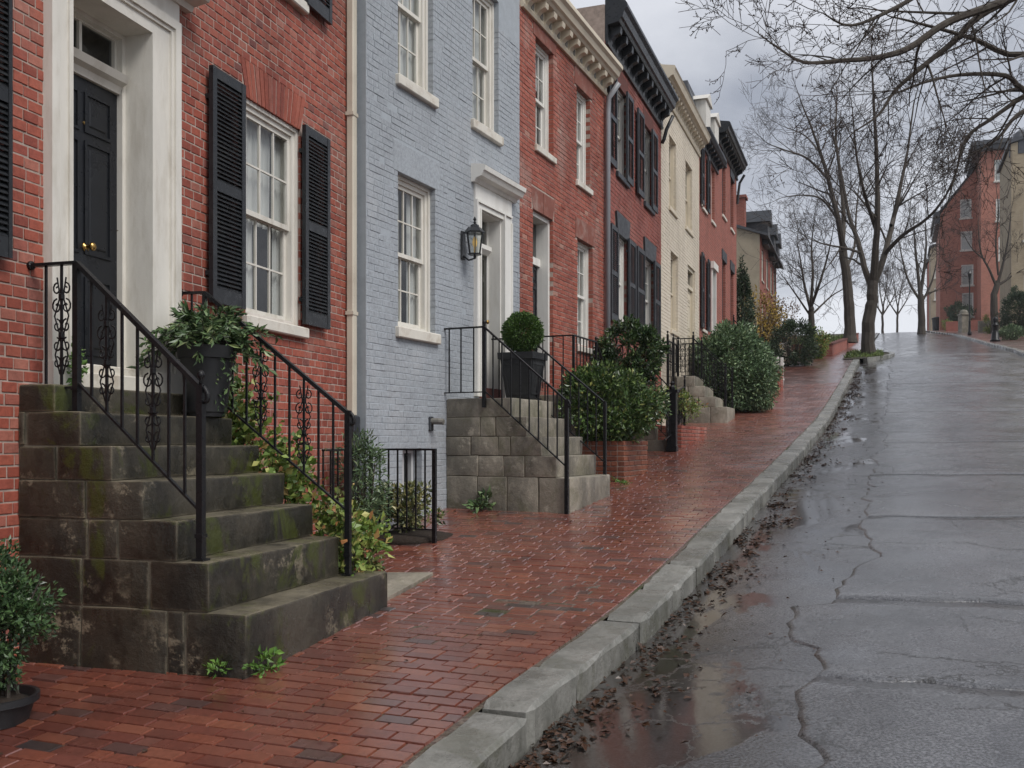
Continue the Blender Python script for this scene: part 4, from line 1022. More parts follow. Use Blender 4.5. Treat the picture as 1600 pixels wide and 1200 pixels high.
MB().extrude_x([(RC+.06,2.68),(RC-.04,2.68),(RC-.10,2.74),(RC-.10,2.80),(RC+.06,2.80)], bd0+.021, bd1-.061).build('transom_bar', 'clean white paint', sur)
MB().poly([(bd0+.02,RC+.02,2.8),(bd1-.06,RC+.02,2.8),(bd1-.06,RC+.02,bdz1-.02),(bd0+.02,RC+.02,bdz1-.02)]).build('transom_pane', 'dark glass', hb, fix=False)
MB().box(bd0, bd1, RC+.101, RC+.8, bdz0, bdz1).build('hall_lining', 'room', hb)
db = mk_door(hb, bd0+.021, bd1-.061, bdz0+.132, 2.678, RC, 'olive door paint')
kx = bd1-.13
MB().lathe([(.035,0),(.035,.008),(.014,.012),(.012,.04),(.032,.062),(.03,.078),(.012,.088)], n=12).xf(Matrix.Translation((kx,RC-.001,1.72)) @ Matrix.Rotation(R(90),4,'X')).build('door_knob', 'brass', db, smooth=True)
mk_cornice(hb, 0, B.len, 7.1, [(.0,0),(.06,0),(.06,.2),(.2,.28),(.36,.3),(.4,.4),(.38,.46),(0,.5)], 'clean white paint', 12, .1, (.0,.28), .3)
# pipe outlet on the blue wall
vx, vz = B.face(672, 662)
vr = B.root('wall_outlet', 'small grey metal pipe outlet sticking out of the blue wall', 'pipe outlet', None, vx, 0, vz)
MB().cbox(-.045, .045, -.03, -.001, -.09, .09, .01).build('back_plate', 'charcoal paint', vr)
MB().tube([(0,-.03,.03),(0,-.13,.03),(.01,-.19,.02)], [.04,.04,.035], 10).build('pipe', 'grey stone', vr)
# wall lantern
lx, lz = B.face(722, 380, .0)
ln = B.root('wall_lantern', 'black wall lantern with amber glass beside the door of the blue house', 'wall lantern', None, lx, 0, lz)
MB().cbox(-.055, .055, -.03, -.001, -.22, .16, .012).build('back_plate', 'black paint', ln)
MB().tube([(0,-.02,-.17),(0,-.10,-.235),(0,-.19,-.215),(0,-.19,-.175)], [.014,.012,.012,.012], 6).tube([(0,-.02,.12),(0,-.1,.2),(0,-.16,.16)], .010, 6).build('bracket', 'black paint', ln)
cy = -.19; n = 6
fr = MB()
for k in range(n):
    a = 2*math.pi*(k+.5)/n; fr.bar((.075*math.cos(a), cy+.075*math.sin(a), -.155), (.115*math.cos(a), cy+.115*math.sin(a), .115), .014)
fr.lathe([(.0,-.175),(.085,-.175),(.09,-.155),(.0,-.15)], (0,cy,0), 6).lathe([(.135,.11),(.14,.125),(.085,.185),(.06,.20),(.055,.225),(.03,.235),(.0,.24)], (0,cy,0), 6).lathe([(.008,.235),(.022,.255),(.01,.275),(.024,.295),(.004,.335)], (0,cy,0), 8)
fr.lathe([(.0,-.23),(.015,-.22),(.022,-.195),(.01,-.175)], (0,cy,0), 8)
fr.build('cage', 'black paint', ln)
gl = MB()
for k in range(n):
    a, c = 2*math.pi*(k+.5)/n, 2*math.pi*(k+1.5)/n
    gl.poly([(.073*math.cos(a),cy+.073*math.sin(a),-.15),(.073*math.cos(c),cy+.073*math.sin(c),-.15),(.112*math.cos(c),cy+.112*math.sin(c),.11),(.112*math.cos(a),cy+.112*math.sin(a),.11)])
gl.build('glass', 'window glass', ln, fix=False)
MB().lathe([(.012,-.15),(.014,-.07),(.03,-.04),(.034,.0),(.02,.05),(.004,.075)], (0,cy,0), 10).build('bulb', 'lamp glow', ln, smooth=True)

# stoop of the blue house
tb = T(697)
LZ = [B.side(u, v, tb) for u, v in ((891,747),(869,713),(846,682),(822,651),(797,621))]
pz = LZ[-1][1]
gb = B.ground(tb+.7, 1.0)
s2 = B.root('stone_stoop', 'grey stone steps with a thin iron rail up to the blue house door', 'stoop', 'front stoops', tb, 0, gb)
wb = T(953, LZ[0][0])-tb; wtop = T(893, LZ[2][0])-tb
print('BLUE', tb, LZ, wb, wtop, gb, B.ground(tb, LZ[0][0]))
mk_stoop(s2, 0, wb-.03, [(a, b-gb) for a, b in LZ], -.35, 'pale step stone', (.34,.5), widen=.05)
r, rz = root_rail(B, 'thin black iron railing on the near side of the grey steps', tb-.04, LZ[0][0])
def lb(t, L, z): return Vector((t-.06, -(L-LZ[0][0]), z-rz))
Lp = B.side(762, 512, tb+.06)[0]; zp = B.side(762, 512, tb+.06)[1]; zn = B.side(887, 627, tb+.06)[1]; Ln = LZ[0][0]-.03
U, N_ = lb(.06, Lp, zp), lb(.06, Ln, zn)
gnn = B.ground(tb+.06, Ln)
mk_post(r, N_.x, N_.y, gnn-rz-.03, N_.z+.02, .045, foot=False); mk_post(r, U.x, U.y, pz-rz-.12, U.z, .042, foot=False, knob=True)
mk_rail(r, U, N_, .80, 8, rail=(.04,.02)); W_ = lb(.06, .0, zp)
MB().bar(W_, U, .04, .02).build('handrail', 'iron', r); MB().bar(W_-Vector((0,0,.82)), U-Vector((0,0,.82)), .03, .014).build('bottom_rail', 'iron', r)
for f in (.12,.42,.74): p = W_.lerp(U, f); MB().bar(p-Vector((0,0,.82)), p, .014, up=(1,0,0)).build('baluster', 'iron', r)
mk_curl(r, N_+Vector((0,-.01,.01)), (0,-1,-.5), .045)
r, rz = root_rail(B, 'thin black iron railing on the far side of the grey steps, before the leafy shrub', tb+wb-.1, LZ[0][0])
tf = wb-.12
def lb(t, L, z): return Vector((t-(wb-.1), -(L-LZ[0][0]), z-rz))
U, N_ = lb(tf, Lp, zp), lb(tf, Ln, zn+.03)
mk_post(r, N_.x, N_.y, LZ[0][1]-rz, N_.z+.02, .04, foot=False); mk_post(r, U.x, U.y, pz-rz, U.z, .04, foot=False)
mk_rail(r, U, N_, .80, 8, rail=(.04,.02)); W_ = lb(tf, .0, zp); MB().bar(W_, U, .04, .02).build('handrail', 'iron', r)
for f in (.2,.6): p = W_.lerp(U, f); MB().bar(p-Vector((0,0,.82)), p, .014, up=(1,0,0)).build('baluster', 'iron', r)

# ================================================================ third house: red brick with a bracketed cream cornice
T = H3.t
h3 = H3.root('brick_rowhouse', 'red brick house with a bracketed cream cornice and white windows, beyond the blue house', 'house', 'row houses up the left side')
d0, d1 = T(833), T(864); dz0 = .95; dz1 = H3.zat(344, T(864))
a1 = (T(902.5), T(926), H3.zat(543, T(915)), H3.zat(372, T(903)))
a2 = (T(837), T(864.5), H3.zat(228, T(840)), H3.zat(57, T(837)))
a3 = (T(901), T(922), H3.zat(281, T(901)), H3.zat(133, T(901)))
ztop3 = H3.zat(146, T(940))
op3 = [(d0, d1, dz0, dz1), a1, a2, a3]
mk_wall(h3, 0, H3.len, -1.2, ztop3+.5, op3, 'pale mortar', .2, roofmat='slate')
lt = [(v[0]-.12, v[1]+.12, v[3], v[3]+.36) for v in (a1, a2, a3)]
ar3 = (d0-.06, d1+.06, dz1, dz1+.34)
mk_bricks(h3, 0, H3.len-.002, -1.1, ztop3+.02, op3+lt+[ar3], 'worn red brick', .076, .20, .010, 300, False, H3)
for l in lt: MB().cbox(l[0]+.01, l[1]-.01, -.012, .1, l[2], l[3]-.005, .006).build('lintel', 'lintel stone', h3)
mk_arch(h3, d0-.0, d1+.0, dz1, dz1+.34, 'lintel stone', 2, .1, name='lintel_block')
for k, v in enumerate((a1, a2, a3)): mk_window(h3, *v[:2], v[2], v[3], .11, .07, 'clean white paint', cols=3, rt=2, rb=2, sill=(.05,.11,.05), curtain=('drape','blind','full')[k])
dm = MB(); dm.box(d0, d0+.07, .06, .16, dz0, dz1); dm.box(d1-.07, d1, .06, .16, dz0, dz1); dm.box(d0+.07, d1-.07, .06, .16, dz1-.07, dz1)
dm.box(d0+.05, d0+.07, .161, .33, dz0, dz1-.07); dm.box(d1-.07, d1-.05, .161, .33, dz0, dz1-.07); dm.box(d0+.07, d1-.07, .161, .33, dz1-.07, dz1-.05); dm.box(d0+.07, d1-.07, .20, .3, 2.86, 2.98)
dso = dm.build('door_surround', 'clean white paint', h3)
MB().poly([(d0+.07,.27,2.98),(d1-.07,.27,2.98),(d1-.07,.27,dz1-.07),(d0+.07,.27,dz1-.07)]).build('transom_pane', 'dark glass', h3, fix=False)
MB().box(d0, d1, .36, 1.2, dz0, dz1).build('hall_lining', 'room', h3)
mk_door(h3, d0+.07, d1-.07, dz0, 2.858, .25, 'door paint')
cz = ztop3
PR3 = [(.0,0),(.05,0),(.07,.04),(.05,.07),(.05,.24),(.22,.26),(.25,.30),(.29,.32),(.32,.40),(.37,.44),(.37,.50),(.34,.55),(0,.60)]
c3 = mk_cornice(h3, .02, H3.len-.03, cz, PR3, 'cream paint', 11, .13, (.02,.25), .22)
for i in range(10):                                       # pierced panels of the frieze, between the brackets
    x = H3.len*(i+1.0)/11; MB().cbox(x-.05, x+.05, -.062, -.049, cz+.09, cz+.21, .006).build('frieze_panel', 'grey stone', c3)
MB().tube([(H3.len-.06,-.30,cz+.20),(H3.len-.06,-.10,cz-.05),(H3.len-.06,-.08,cz-.3),(H3.len-.06,-.08,H3.ground(H3.len-.1,.1))], .05, 10).build('downspout', 'downspout grey', h3, smooth=True)
ch = MB().box(1.2, 1.8, 3.0, 3.6, cz+.45, cz+1.8); ch.box(1.15, 1.85, 2.95, 3.65, cz+1.8, cz+1.95); ch.build('chimney', 'far red brick', h3)
# its stoop: a landing behind the planter, with steps down along the front
T3 = T(830); g3 = H3.ground(T3+.5, .4)
s3 = H3.root('stone_stoop', 'stone landing and side steps behind the brick planter, below the red house door', 'stoop', 'front stoops', T3, 0, g3)
stone('landing', 0, 1.15, -.72, -.003, -.3, .72-g3, 'pale step stone', s3)
for k in range(4): stone('step', 1.155+.27*k, 1.15+.27*(k+1), -.70, -.003, -.3, .72-.23*(k+1)-g3, 'pale step stone', s3, seg=1, cut=.5)
r, rz = root_rail(H3, 'black iron railing round the landing of the red house behind the planter shrub', T3+.04, .68)
A_, B_, C_ = Vector((0,0,1.62-rz)), Vector((1.08,0,1.62-rz)), Vector((2.18,0,.72-rz))
mk_post(r, 0, 0, .72-rz, A_.z, .035, foot=False); mk_post(r, 1.08, 0, .72-rz, B_.z, .035, foot=False, knob=True); mk_post(r, 2.18, 0, -.20-rz, C_.z, .035, foot=False)
mk_rail(r, A_, B_, .8, 6, rail=(.035,.02)); mk_rail(r, B_, C_, .8, 6, (2,), rail=(.035,.02))
W_ = Vector((0,.67,1.62-rz)); MB().bar(W_, A_, .035, .02).build('handrail', 'iron', r)
for f in (.25,.5,.75): p = W_.lerp(A_, f); MB().bar(p-Vector((0,0,.8)), p, .014, up=(1,0,0)).build('baluster', 'iron', r)

# ================================================================ fourth house: red brick, black cornice and shutters
T = H4.t
h4 = H4.root('brick_rowhouse', 'red brick house with a heavy black bracketed cornice and black shutters', 'house', 'row houses up the left side')
zt4 = H4.zat(198, T(1029.6))
W4 = [(T(964.5), T(979), H4.zat(505, T(966)), H4.zat(366, T(966))), (T(1007.5), T(1021), H4.zat(505, T(966)), H4.zat(366, T(966))),
      (T(963.5), T(979), H4.zat(268, T(963.5)), H4.zat(130, T(963.5))), (T(1006.5), T(1019), H4.zat(268, T(963.5)), H4.zat(130, T(963.5)))]
mk_wall(h4, 0, H4.len, -.9, zt4+.75, W4, 'mortar', .2)
lt = [(v[0]-.18, v[1]+.18, v[3], v[3]+.42) for v in W4[:2]] + [(v[0]-.12, v[1]+.12, v[3], v[3]+.34) for v in W4[2:]]
mk_bricks(h4, 0, H4.len-.002, -.8, zt4+.02, W4+lt, 'dark red brick', .086, .21, .010, 0, False)
for k, v in enumerate(W4):
    mk_window(h4, *v, .08, .07, 'clean white paint', cols=2, rt=2, rb=2, sill=(.06,.12,.08), sillmat='charcoal paint', curtain=('full','drape')[k % 2])
    l = lt[k]
    if k < 2: MB().prism([(l[0]+.08,l[2]),(l[1]-.08,l[2]),(l[1],l[3]-.004),(l[0],l[3]-.004)], -.04, .1).build('lintel', 'charcoal paint', h4)
    else: MB().cbox(l[0], l[1], -.01, .1, l[2], l[3]-.004, .006).build('lintel', 'brown lintel', h4)
for k, (a, b_, c, e) in enumerate(((955,966,983,993.5),(996,1007.5,1023,1032),(952.6,964,980,989.5),(997,1006.5,1019.5,1027.5))):
    z0, z1 = W4[k][2]-.03, W4[k][3]+.04
    mk_shutter(h4, T(a,.07), T(b_,.07), z0, z1, 'charcoal paint', False); mk_shutter(h4, T(c,.07), T(e,.07), z0, z1, 'charcoal paint', False)
PR4 = [(.0,0),(.05,0),(.07,.05),(.05,.08),(.05,.36),(.27,.40),(.30,.46),(.34,.48),(.37,.60),(.43,.66),(.43,.72),(.39,.78),(0,.86)]
mk_cornice(h4, .02, H4.len-.02, zt4, PR4, 'black paint', 11, .14, (.04,.38), .26)
MB().tube([(H4.len-.05,-.3,zt4+.3),(H4.len-.05,-.14,zt4-.02),(H4.len-.05,-.08,zt4-.25),(H4.len-.05,-.03,zt4-.34)], .045, 8).build('downspout', 'black paint', h4, smooth=True)

# ================================================================ fifth house: cream painted brick
T = H5.t
h5 = H5.root('painted_rowhouse', 'cream painted brick house with plain windows, between the two darker red houses', 'house', 'row houses up the left side')
zt5 = H5.zat(242, T(1090))
W5 = [(T(1048), T(1059.5), H5.zat(515, T(1050)), H5.zat(390, T(1048))), (T(1045.5), T(1056.5), H5.zat(322, T(1046)), H5.zat(208, T(1045.6))), (T(1071), T(1081.5), H5.zat(322, T(1046)), H5.zat(208, T(1045.6)))]
dr5 = (T(1074.5), T(1086), H5.zat(575, T(1080)), H5.zat(412, T(1074.5)))
mk_wall(h5, 0, H5.len, -.6, zt5+.7, W5+[dr5], 'cream mortar', .2)
mk_bricks(h5, 0, H5.len-.002, -.5, zt5+.02, W5+[dr5], 'cream painted brick', .088, .23, .009, 0, False)
for k, v in enumerate(W5): mk_window(h5, *v, .10, .07, 'cream paint', cols=2, rt=2, rb=2, sill=(.05,.12,.06), sillmat='cream paint', curtain='full')
dm = MB(); dm.box(dr5[0], dr5[0]+.08, .05, .2, dr5[2], dr5[3]); dm.box(dr5[1]-.08, dr5[1], .05, .2, dr5[2], dr5[3]); dm.box(dr5[0]+.08, dr5[1]-.08, .05, .2, dr5[3]-.1, dr5[3]); dm.box(dr5[0]+.08, dr5[1]-.08, .05, .2, dr5[3]-.62, dr5[3]-.52)
dm.build('door_surround', 'cream paint', h5)
MB().poly([(dr5[0]+.08,.14,dr5[3]-.52),(dr5[1]-.08,.14,dr5[3]-.52),(dr5[1]-.08,.14,dr5[3]-.1),(dr5[0]+.08,.14,dr5[3]-.1)]).build('transom_pane', 'dark glass', h5, fix=False)
MB().box(dr5[0], dr5[1], .21, .9, dr5[2], dr5[3]).build('hall_lining', 'room', h5)
mk_door(h5, dr5[0]+.08, dr5[1]-.08, dr5[2], dr5[3]-.62, .12, 'cream paint')
PR5 = [(.0,0),(.04,0),(.06,.05),(.04,.08),(.04,.30),(.19,.34),(.23,.38),(.29,.40),(.33,.52),(.36,.56),(.33,.62),(0,.68)]
mk_cornice(h5, .02, H5.len-.02, zt5, PR5, 'cream paint', 18, .10, (.12,.32), .19)

# ================================================================ sixth and seventh houses
T = H6.t
h6 = H6.root('brick_rowhouse', 'narrow red brick house with a grey slate mansard top, beyond the cream house', 'house', 'row houses up the left side')
zt6 = H6.zat(268, T(1118))
z10, z11, z20, z21 = H6.zat(515, T(1100)), H6.zat(400, T(1099)), H6.zat(325, T(1099)), H6.zat(236, T(1099))
L6 = H6.len
W6 = [(.55,1.3,z10,z11),(.55,1.3,z20,z21),(2.45,3.15,z20,z21)]; dr6 = (2.4,3.3,z10-.8,z11-.1)
mk_wall(h6, 0, L6, -.3, zt6+.3, W6+[dr6], 'far red brick', .2)
for k, v in enumerate(W6): mk_window(h6, *v, .1, .07, 'white paint' if k else 'charcoal paint', cols=2, detail=1, curtain='full', sill=(.05,.1,.05)); 
for v in W6[:2]: mk_shutter(h6, v[0]-.42, v[0]-.02, v[2], v[3], 'charcoal paint', False); mk_shutter(h6, v[1]+.02, v[1]+.42, v[2], v[3], 'charcoal paint', False)
dm = MB(); dm.box(dr6[0], dr6[0]+.14, -.04, .2, dr6[2], dr6[3]); dm.box(dr6[1]-.14, dr6[1], -.04, .2, dr6[2], dr6[3]); dm.box(dr6[0]-.05, dr6[1]+.05, -.1, .2, dr6[3], dr6[3]+.22); dm.build('door_surround', 'clean white paint', h6)
mk_door(h6, dr6[0]+.14, dr6[1]-.14, dr6[2], dr6[3], .12, 'door paint')
mk_cornice(h6, .02, L6-.02, zt6, [(0,0),(.05,0),(.05,.2),(.25,.25),(.32,.35),(.32,.42),(0,.46)], 'charcoal paint', 8, .1, (.02,.22), .22)
mm = MB().extrude_x([(-.1,zt6+.46),(.35,zt6+1.75),(.35,zt6+1.9),(5,zt6+2.0),(6.9,zt6+.46)], .03, L6-.03).build('mansard_roof', 'slate', h6)
for x in (1.0, 2.8): 
    dmr = MB().box(x-.45, x+.45, -.12, .6, zt6+.47, zt6+1.45); dmr.prism([(x-.55,zt6+1.45),(x+.55,zt6+1.45),(x,zt6+1.75)], -.18, .7); dmr.build('dormer', 'white paint', mm)
T = H7.t
h7 = H7.root('brick_rowhouse', 'red brick house with a dark bracketed cornice, last of the row before the garden', 'house', 'row houses up the left side')
zt7 = H7.zat(281, T(1150)); L7 = H7.len
z10, z11, z20, z21 = H7.zat(515, T(1130)), H7.zat(406, T(1129)), H7.zat(335, T(1129)), H7.zat(252, T(1129))
W7 = [(1.2,2.05,z10,z11),(3.4,4.25,z10,z11),(1.2,2.05,z20,z21),(3.4,4.25,z20,z21)]
mk_wall(h7, 0, L7, 0, zt7+.5, W7, 'far red brick', .2)
for v in W7:
    mk_window(h7, *v, .1, .08, 'charcoal paint', cols=2, detail=1, curtain='full', sill=(.05,.1,.06)); MB().cbox(v[0]-.15, v[1]+.15, -.03, .1, v[3]+.001, v[3]+.36, .008).build('lintel', 'charcoal paint', h7)
mk_cornice(h7, .02, L7-.02, zt7, [(p, z*.85) for p, z in PR4], 'black paint', 10, .14, (.04,.32), .26)
MB().tube([(L7-.05,-.3,zt7+.2),(L7-.05,-.12,zt7-.1),(L7-.05,-.08,zt7-.4),(L7-.05,-.03,zt7-.9)], .05, 8).build('downspout', 'black paint', h7)
# ================================================================ plants, pots, planters and fences along the fronts
def px(u, v, Y): return Vector(((u-CU)/FP*Y, Y, (HV-v)/FP*Y))
def pot_thing(name, label, cat, base, prof, potmat, n=28, soil_z=None, soil_r=None, group=None):
    r = empty(name, base, 0, label, cat, group)
    MB().lathe(prof, n=n).build('pot', potmat, r, smooth=True).data.set_sharp_from_angle(angle=R(40))
    if soil_z is not None: MB().lathe([(0,soil_z-.02),(soil_r,soil_z-.02),(soil_r*.6,soil_z+.015),(0,soil_z+.02)], n=18).build('soil', 'soil', r, smooth=True)
    return r
# boxwood in a black pot at the lower left
b0 = px(-12, 1104, 5.0); b0.z = gz(b0.x, b0.y)
bx = pot_thing('potted_boxwood', 'round boxwood bush in a low black plastic pot at the lower left corner', 'potted plant', b0,
   [(.0,0),(.17,0),(.20,.10),(.225,.11),(.225,.145),(.205,.145),(.19,.09),(.0,.09)], 'pot plastic', soil_z=.12, soil_r=.195)
P_, N_ = blob_points((.03,0,.60), (.26,.26,.32), 7500, 70, .28, .5); leaf_mesh('foliage', P_, N_, .032, 'boxwood leaf', bx, .52, .7)
P_, N_ = blob_points((.02,0,.32), (.13,.13,.14), 700, 20, .4, .3); leaf_mesh('foliage', P_, N_, .028, 'boxwood leaf', bx, .52, .8)
stems('stem', (.02,0,.5), (0,0,.11), 14, .22, .28, .011, bx)
# leafy plant in the tall black pot on the mossy steps
pp = Vector(H1.w(t0+1.42, -.43, .192))
pf = pot_thing('potted_fern', 'tall black pot of feathery green foliage standing on the mossy steps', 'potted plant', pp,
   [(0,0),(.135,0),(.14,.03),(.15,.035),(.195,.44),(.215,.445),(.222,.54),(.20,.54),(.185,.47),(0,.47)], 'pot plastic', soil_z=.50, soil_r=.19)
sp = MB(); fP = []; fN = []
for i in range(105):
    a = random.uniform(0, 6.283); out_ = random.uniform(.12, .58); up_ = random.uniform(.10, .36)*(1.15-out_)
    p0 = Vector((.10*math.cos(a)*random.random(), .10*math.sin(a)*random.random(), .50)); p2 = Vector((out_*math.cos(a), out_*math.sin(a)*.8, .50+up_-random.uniform(0,.25)*(out_ > .3)))
    p1 = p0.lerp(p2, .55)+Vector((0,0,.13+.1*random.random())); pts = [p0*(1-t)**2+p1*2*t*(1-t)+p2*t*t for t in (0,.2,.4,.6,.8,1)]
    sp.tube(pts, [.004,.0035,.003,.0025,.002,.0015], 3, False)
    for k in range(26):
        t = random.uniform(.25, 1); q = p0*(1-t)**2+p1*2*t*(1-t)+p2*t*t; tg = ((p1-p0)*(1-t)+(p2-p1)*t).normalized(); sdv = tg.cross(Vector((0,0,1)))*random.choice((-1,1))
        fP.append(q); fN.append(tg*.7+sdv*.9)
leaf_mesh('foliage', np.array(fP), np.array(fN), .075, 'fern leaf', pf, .26, .28, droop=.12)
sp.build('stem', 'twig bark', pf, fix=False)
tP = []
for i in range(7):                                         # strands trailing down the side
    x = random.uniform(.05,.2); 
    for k in range(22): tP.append((x+random.gauss(0,.02)+.05, random.uniform(-.15,.05), .50-.022*k))
leaf_mesh('trailing_foliage', np.array(tP), np.tile((.3,-.2,-.6),(len(tP),1)), .045, 'fern leaf', pf, .35, .5)
# vine along the flank of the steps
vb = H1.w(t0+2.0, -.9, 0); vb = (vb[0], vb[1], gz(vb[0], vb[1]))
vr = H1.root('climbing_vine', 'yellow-green leafy vine covering the far flank of the mossy steps', 'vine', None, t0+1.92, .9, vb[2])
vP = []; vN = []; vs_ = MB()
for i in range(46):
    L0 = random.uniform(.15, 1.42); top = np.interp(L0, (.15,.5,.95,1.45), (.55,.20,-.22,-.70)); x = random.gauss(.0,.10)
    z1 = top+random.uniform(-.35,.08); n_ = random.randint(35, 95)
    for k in range(n_):
        vP.append((x+random.gauss(0,.09), -(L0-.9)+random.gauss(0,.10), z1-vb[2]+random.gauss(0,.10)-abs(random.gauss(0,.12)))); vN.append((.1,-.6,.55))
    vs_.tube([(random.uniform(-.05,.1), -random.uniform(-.5,.4), 0), (x*.5, -(L0-.9), (z1-vb[2])*.5), (x, -(L0-.9), z1-vb[2])], [.006,.005,.003], 4, False)
leaf_mesh('foliage', np.array(vP), np.array(vN), .058, 'vine leaf', vr, .78, .6, fold=.15)
vs_.build('stem', 'twig bark', vr, fix=False)
P_, N_ = blob_points((-.02,.55,1.45), (.13,.16,.30), 420, 16, .4, .5); leaf_mesh('foliage', P_, N_, .055, 'vine leaf', vr, .6, .6)
# terracotta pot at the foot of the steps
tp = Vector(H1.w(t0+2.26, -1.27, 0)); tp.z = gz(tp.x, tp.y)
tr_ = pot_thing('potted_trailing_plant', 'terracotta pot of trailing yellow-green leaves at the foot of the mossy steps', 'potted plant', tp,
   [(0,0),(.10,0),(.135,.22),(.155,.222),(.16,.28),(.14,.28),(.13,.24),(0,.24)], 'terracotta', soil_z=.25, soil_r=.135)
P_, N_ = blob_points((-.05,0,.42), (.30,.28,.22), 900, 26, .4, .5); leaf_mesh('foliage', P_, N_, .07, 'vine leaf', tr_, .6, .6, droop=.2)
P_, N_ = blob_points((.10,-.12,.25), (.16,.12,.22), 260, 14, .4, .5); leaf_mesh('foliage', P_, N_, .05, 'variegated leaf', tr_, .6, .6, droop=.5)
P_, N_ = blob_points((-.12,.05,.72), (.16,.16,.16), 260, 12, .4, .5); leaf_mesh('foliage', P_, N_, .06, 'variegated leaf', tr_, .55, .6)
stems('stem', (0,0,.4), (0,0,.24), 12, .22, .25, .006, tr_)
# dark evergreen in the corner by the rain pipe
c0 = Vector(H1.w(H1.len-.42, -.34, 0)); c0.z = gz(c0.x, c0.y)
mk_bush('evergreen_shrub', 'dark feathery evergreen shrub in the corner below the cream rain pipe', 'shrub', c0+Vector((0,0,.62)), (.27,.27,.52), 2600, .06, 'hedge leaf', None, 40, .3, .55, .22, c0, 9, .6, .25)
# iron area fence by the blue corner, shrub in it
fa = Vector(B.w(-.10, -.13, 0)); fo = Vector(B.w(-.10, -.93, 0)); fz = gz(fo.x, fo.y)
fr_ = B.root('area_fence', 'low black iron fence around the small planting bed at the blue house corner', 'fence', None, -.10, .13, fz)
zt_ = -.085-fz
A_, B_ = Vector((0,0,zt_)), Vector((0,-.80,zt_))
mk_post(fr_, 0, 0, 0, zt_, .035, foot=False); mk_post(fr_, 0, -.80, -.05, zt_+.01, .04, foot=False)
MB().bar(A_, B_, .035, .02).build('top_rail', 'iron', fr_); MB().bar(A_-Vector((0,0,zt_-.14)), B_-Vector((0,0,zt_-.14)), .03, .014).build('bottom_rail', 'iron', fr_)
for k in range(1, 7): y = -.80*k/7; MB().bar((0,y,.14), (0,y,zt_), .015, up=(1,0,0)).build('baluster', 'iron', fr_)
e_ = H1.w(T_:=H1.t(505,.3), -.3, 0); d_ = Vector((e_[0]-fa.x, e_[1]-fa.y)); dl = d_.x*B.s+d_.y*B.c, -d_.x*B.c+d_.y*B.s
C_ = Vector((dl[0], dl[1], zt_)); MB().bar(A_, C_, .035, .02).build('top_rail', 'iron', fr_)
for k in range(1, 8): p = A_.lerp(C_, k/7); MB().bar((p.x,p.y,.0), p, .015, up=(1,0,0)).build('baluster', 'iron', fr_)
c0 = Vector(B.w(.22, -.40, 0)); c0.z = gz(c0.x, c0.y)
mk_bush('variegated_shrub', 'low variegated shrub with yellowish leaves behind the low iron fence', 'shrub', c0+Vector((0,0,.28)), (.36,.30,.28), 1700, .062, 'variegated leaf', None, 34, .32, .55, .5, c0, 12, .6)
bed = B.root('planting_bed', 'dark soil bed under the shrub at the blue house corner', 'planting bed', None, .2, .45, c0.z)
MB().lathe([(0,-.06),(.52,-.06),(.48,.015),(.2,.04),(0,.045)], n=20).build('soil', 'soil', bed, smooth=True)
# clipped boxwood ball in a square planter on the grey steps
tq = Vector(B.w(3.13, -.50, pz+.002))
sq = B.root('potted_topiary', 'clipped round boxwood ball in a square black planter beside the blue house door', 'potted plant', None, 3.13, .50, pz+.002)
def frust(m, a0, a1, z0, z1): return m.add([(sx*a0,sy*a0,z0) for sx,sy in ((-1,-1),(1,-1),(1,1),(-1,1))]+[(sx*a1,sy*a1,z1) for sx,sy in ((-1,-1),(1,-1),(1,1),(-1,1))], [(0,3,2,1),(4,5,6,7),(0,1,5,4),(1,2,6,5),(2,3,7,6),(3,0,4,7)])
pm = MB(); frust(pm, .185, .20, 0, .05); frust(pm, .175, .235, .05, .58); frust(pm, .262, .266, .58, .67); pm.build('planter', 'pot plastic', sq)
for ax in range(4):                                        # raised frame and panel on each side
    q = MB(); 
    for s_ in (-1, 1): q.bar((s_*.14,-.184,.10), (s_*.185,-.232,.55), .022, .012, up=(0,-1,0))
    q.bar((-.17,-.228,.52), (.17,-.228,.52), .012, .03); q.bar((-.13,-.187,.11), (.13,-.187,.11), .012, .03)
    q.xf(Matrix.Rotation(R(90*ax),4,'Z')).build('panel_frame', 'pot plastic', sq)
MB().lathe([(0,.66),(.22,.66),(.1,.69),(0,.695)], n=12).build('soil', 'soil', sq)
d = rng.normal(0,1,(13000,3)); d /= np.linalg.norm(d,axis=1)[:,None]; rr_ = .272*(rng.uniform(.45,1.0,13000)**.5)[:,None]
rr_ = rr_*(1+.05*np.sin(d[:,:1]*7+d[:,1:2]*5)*np.sin(d[:,2:3]*8+1)+rng.normal(0,.02,(13000,1)))
leaf_mesh('foliage', d*rr_+np.array((0,0,.96)), d, .036, 'topiary leaf', sq, .42, .55)
stems('stem', (0,0,.9), (0,0,.67), 10, .2, .1, .012, sq)
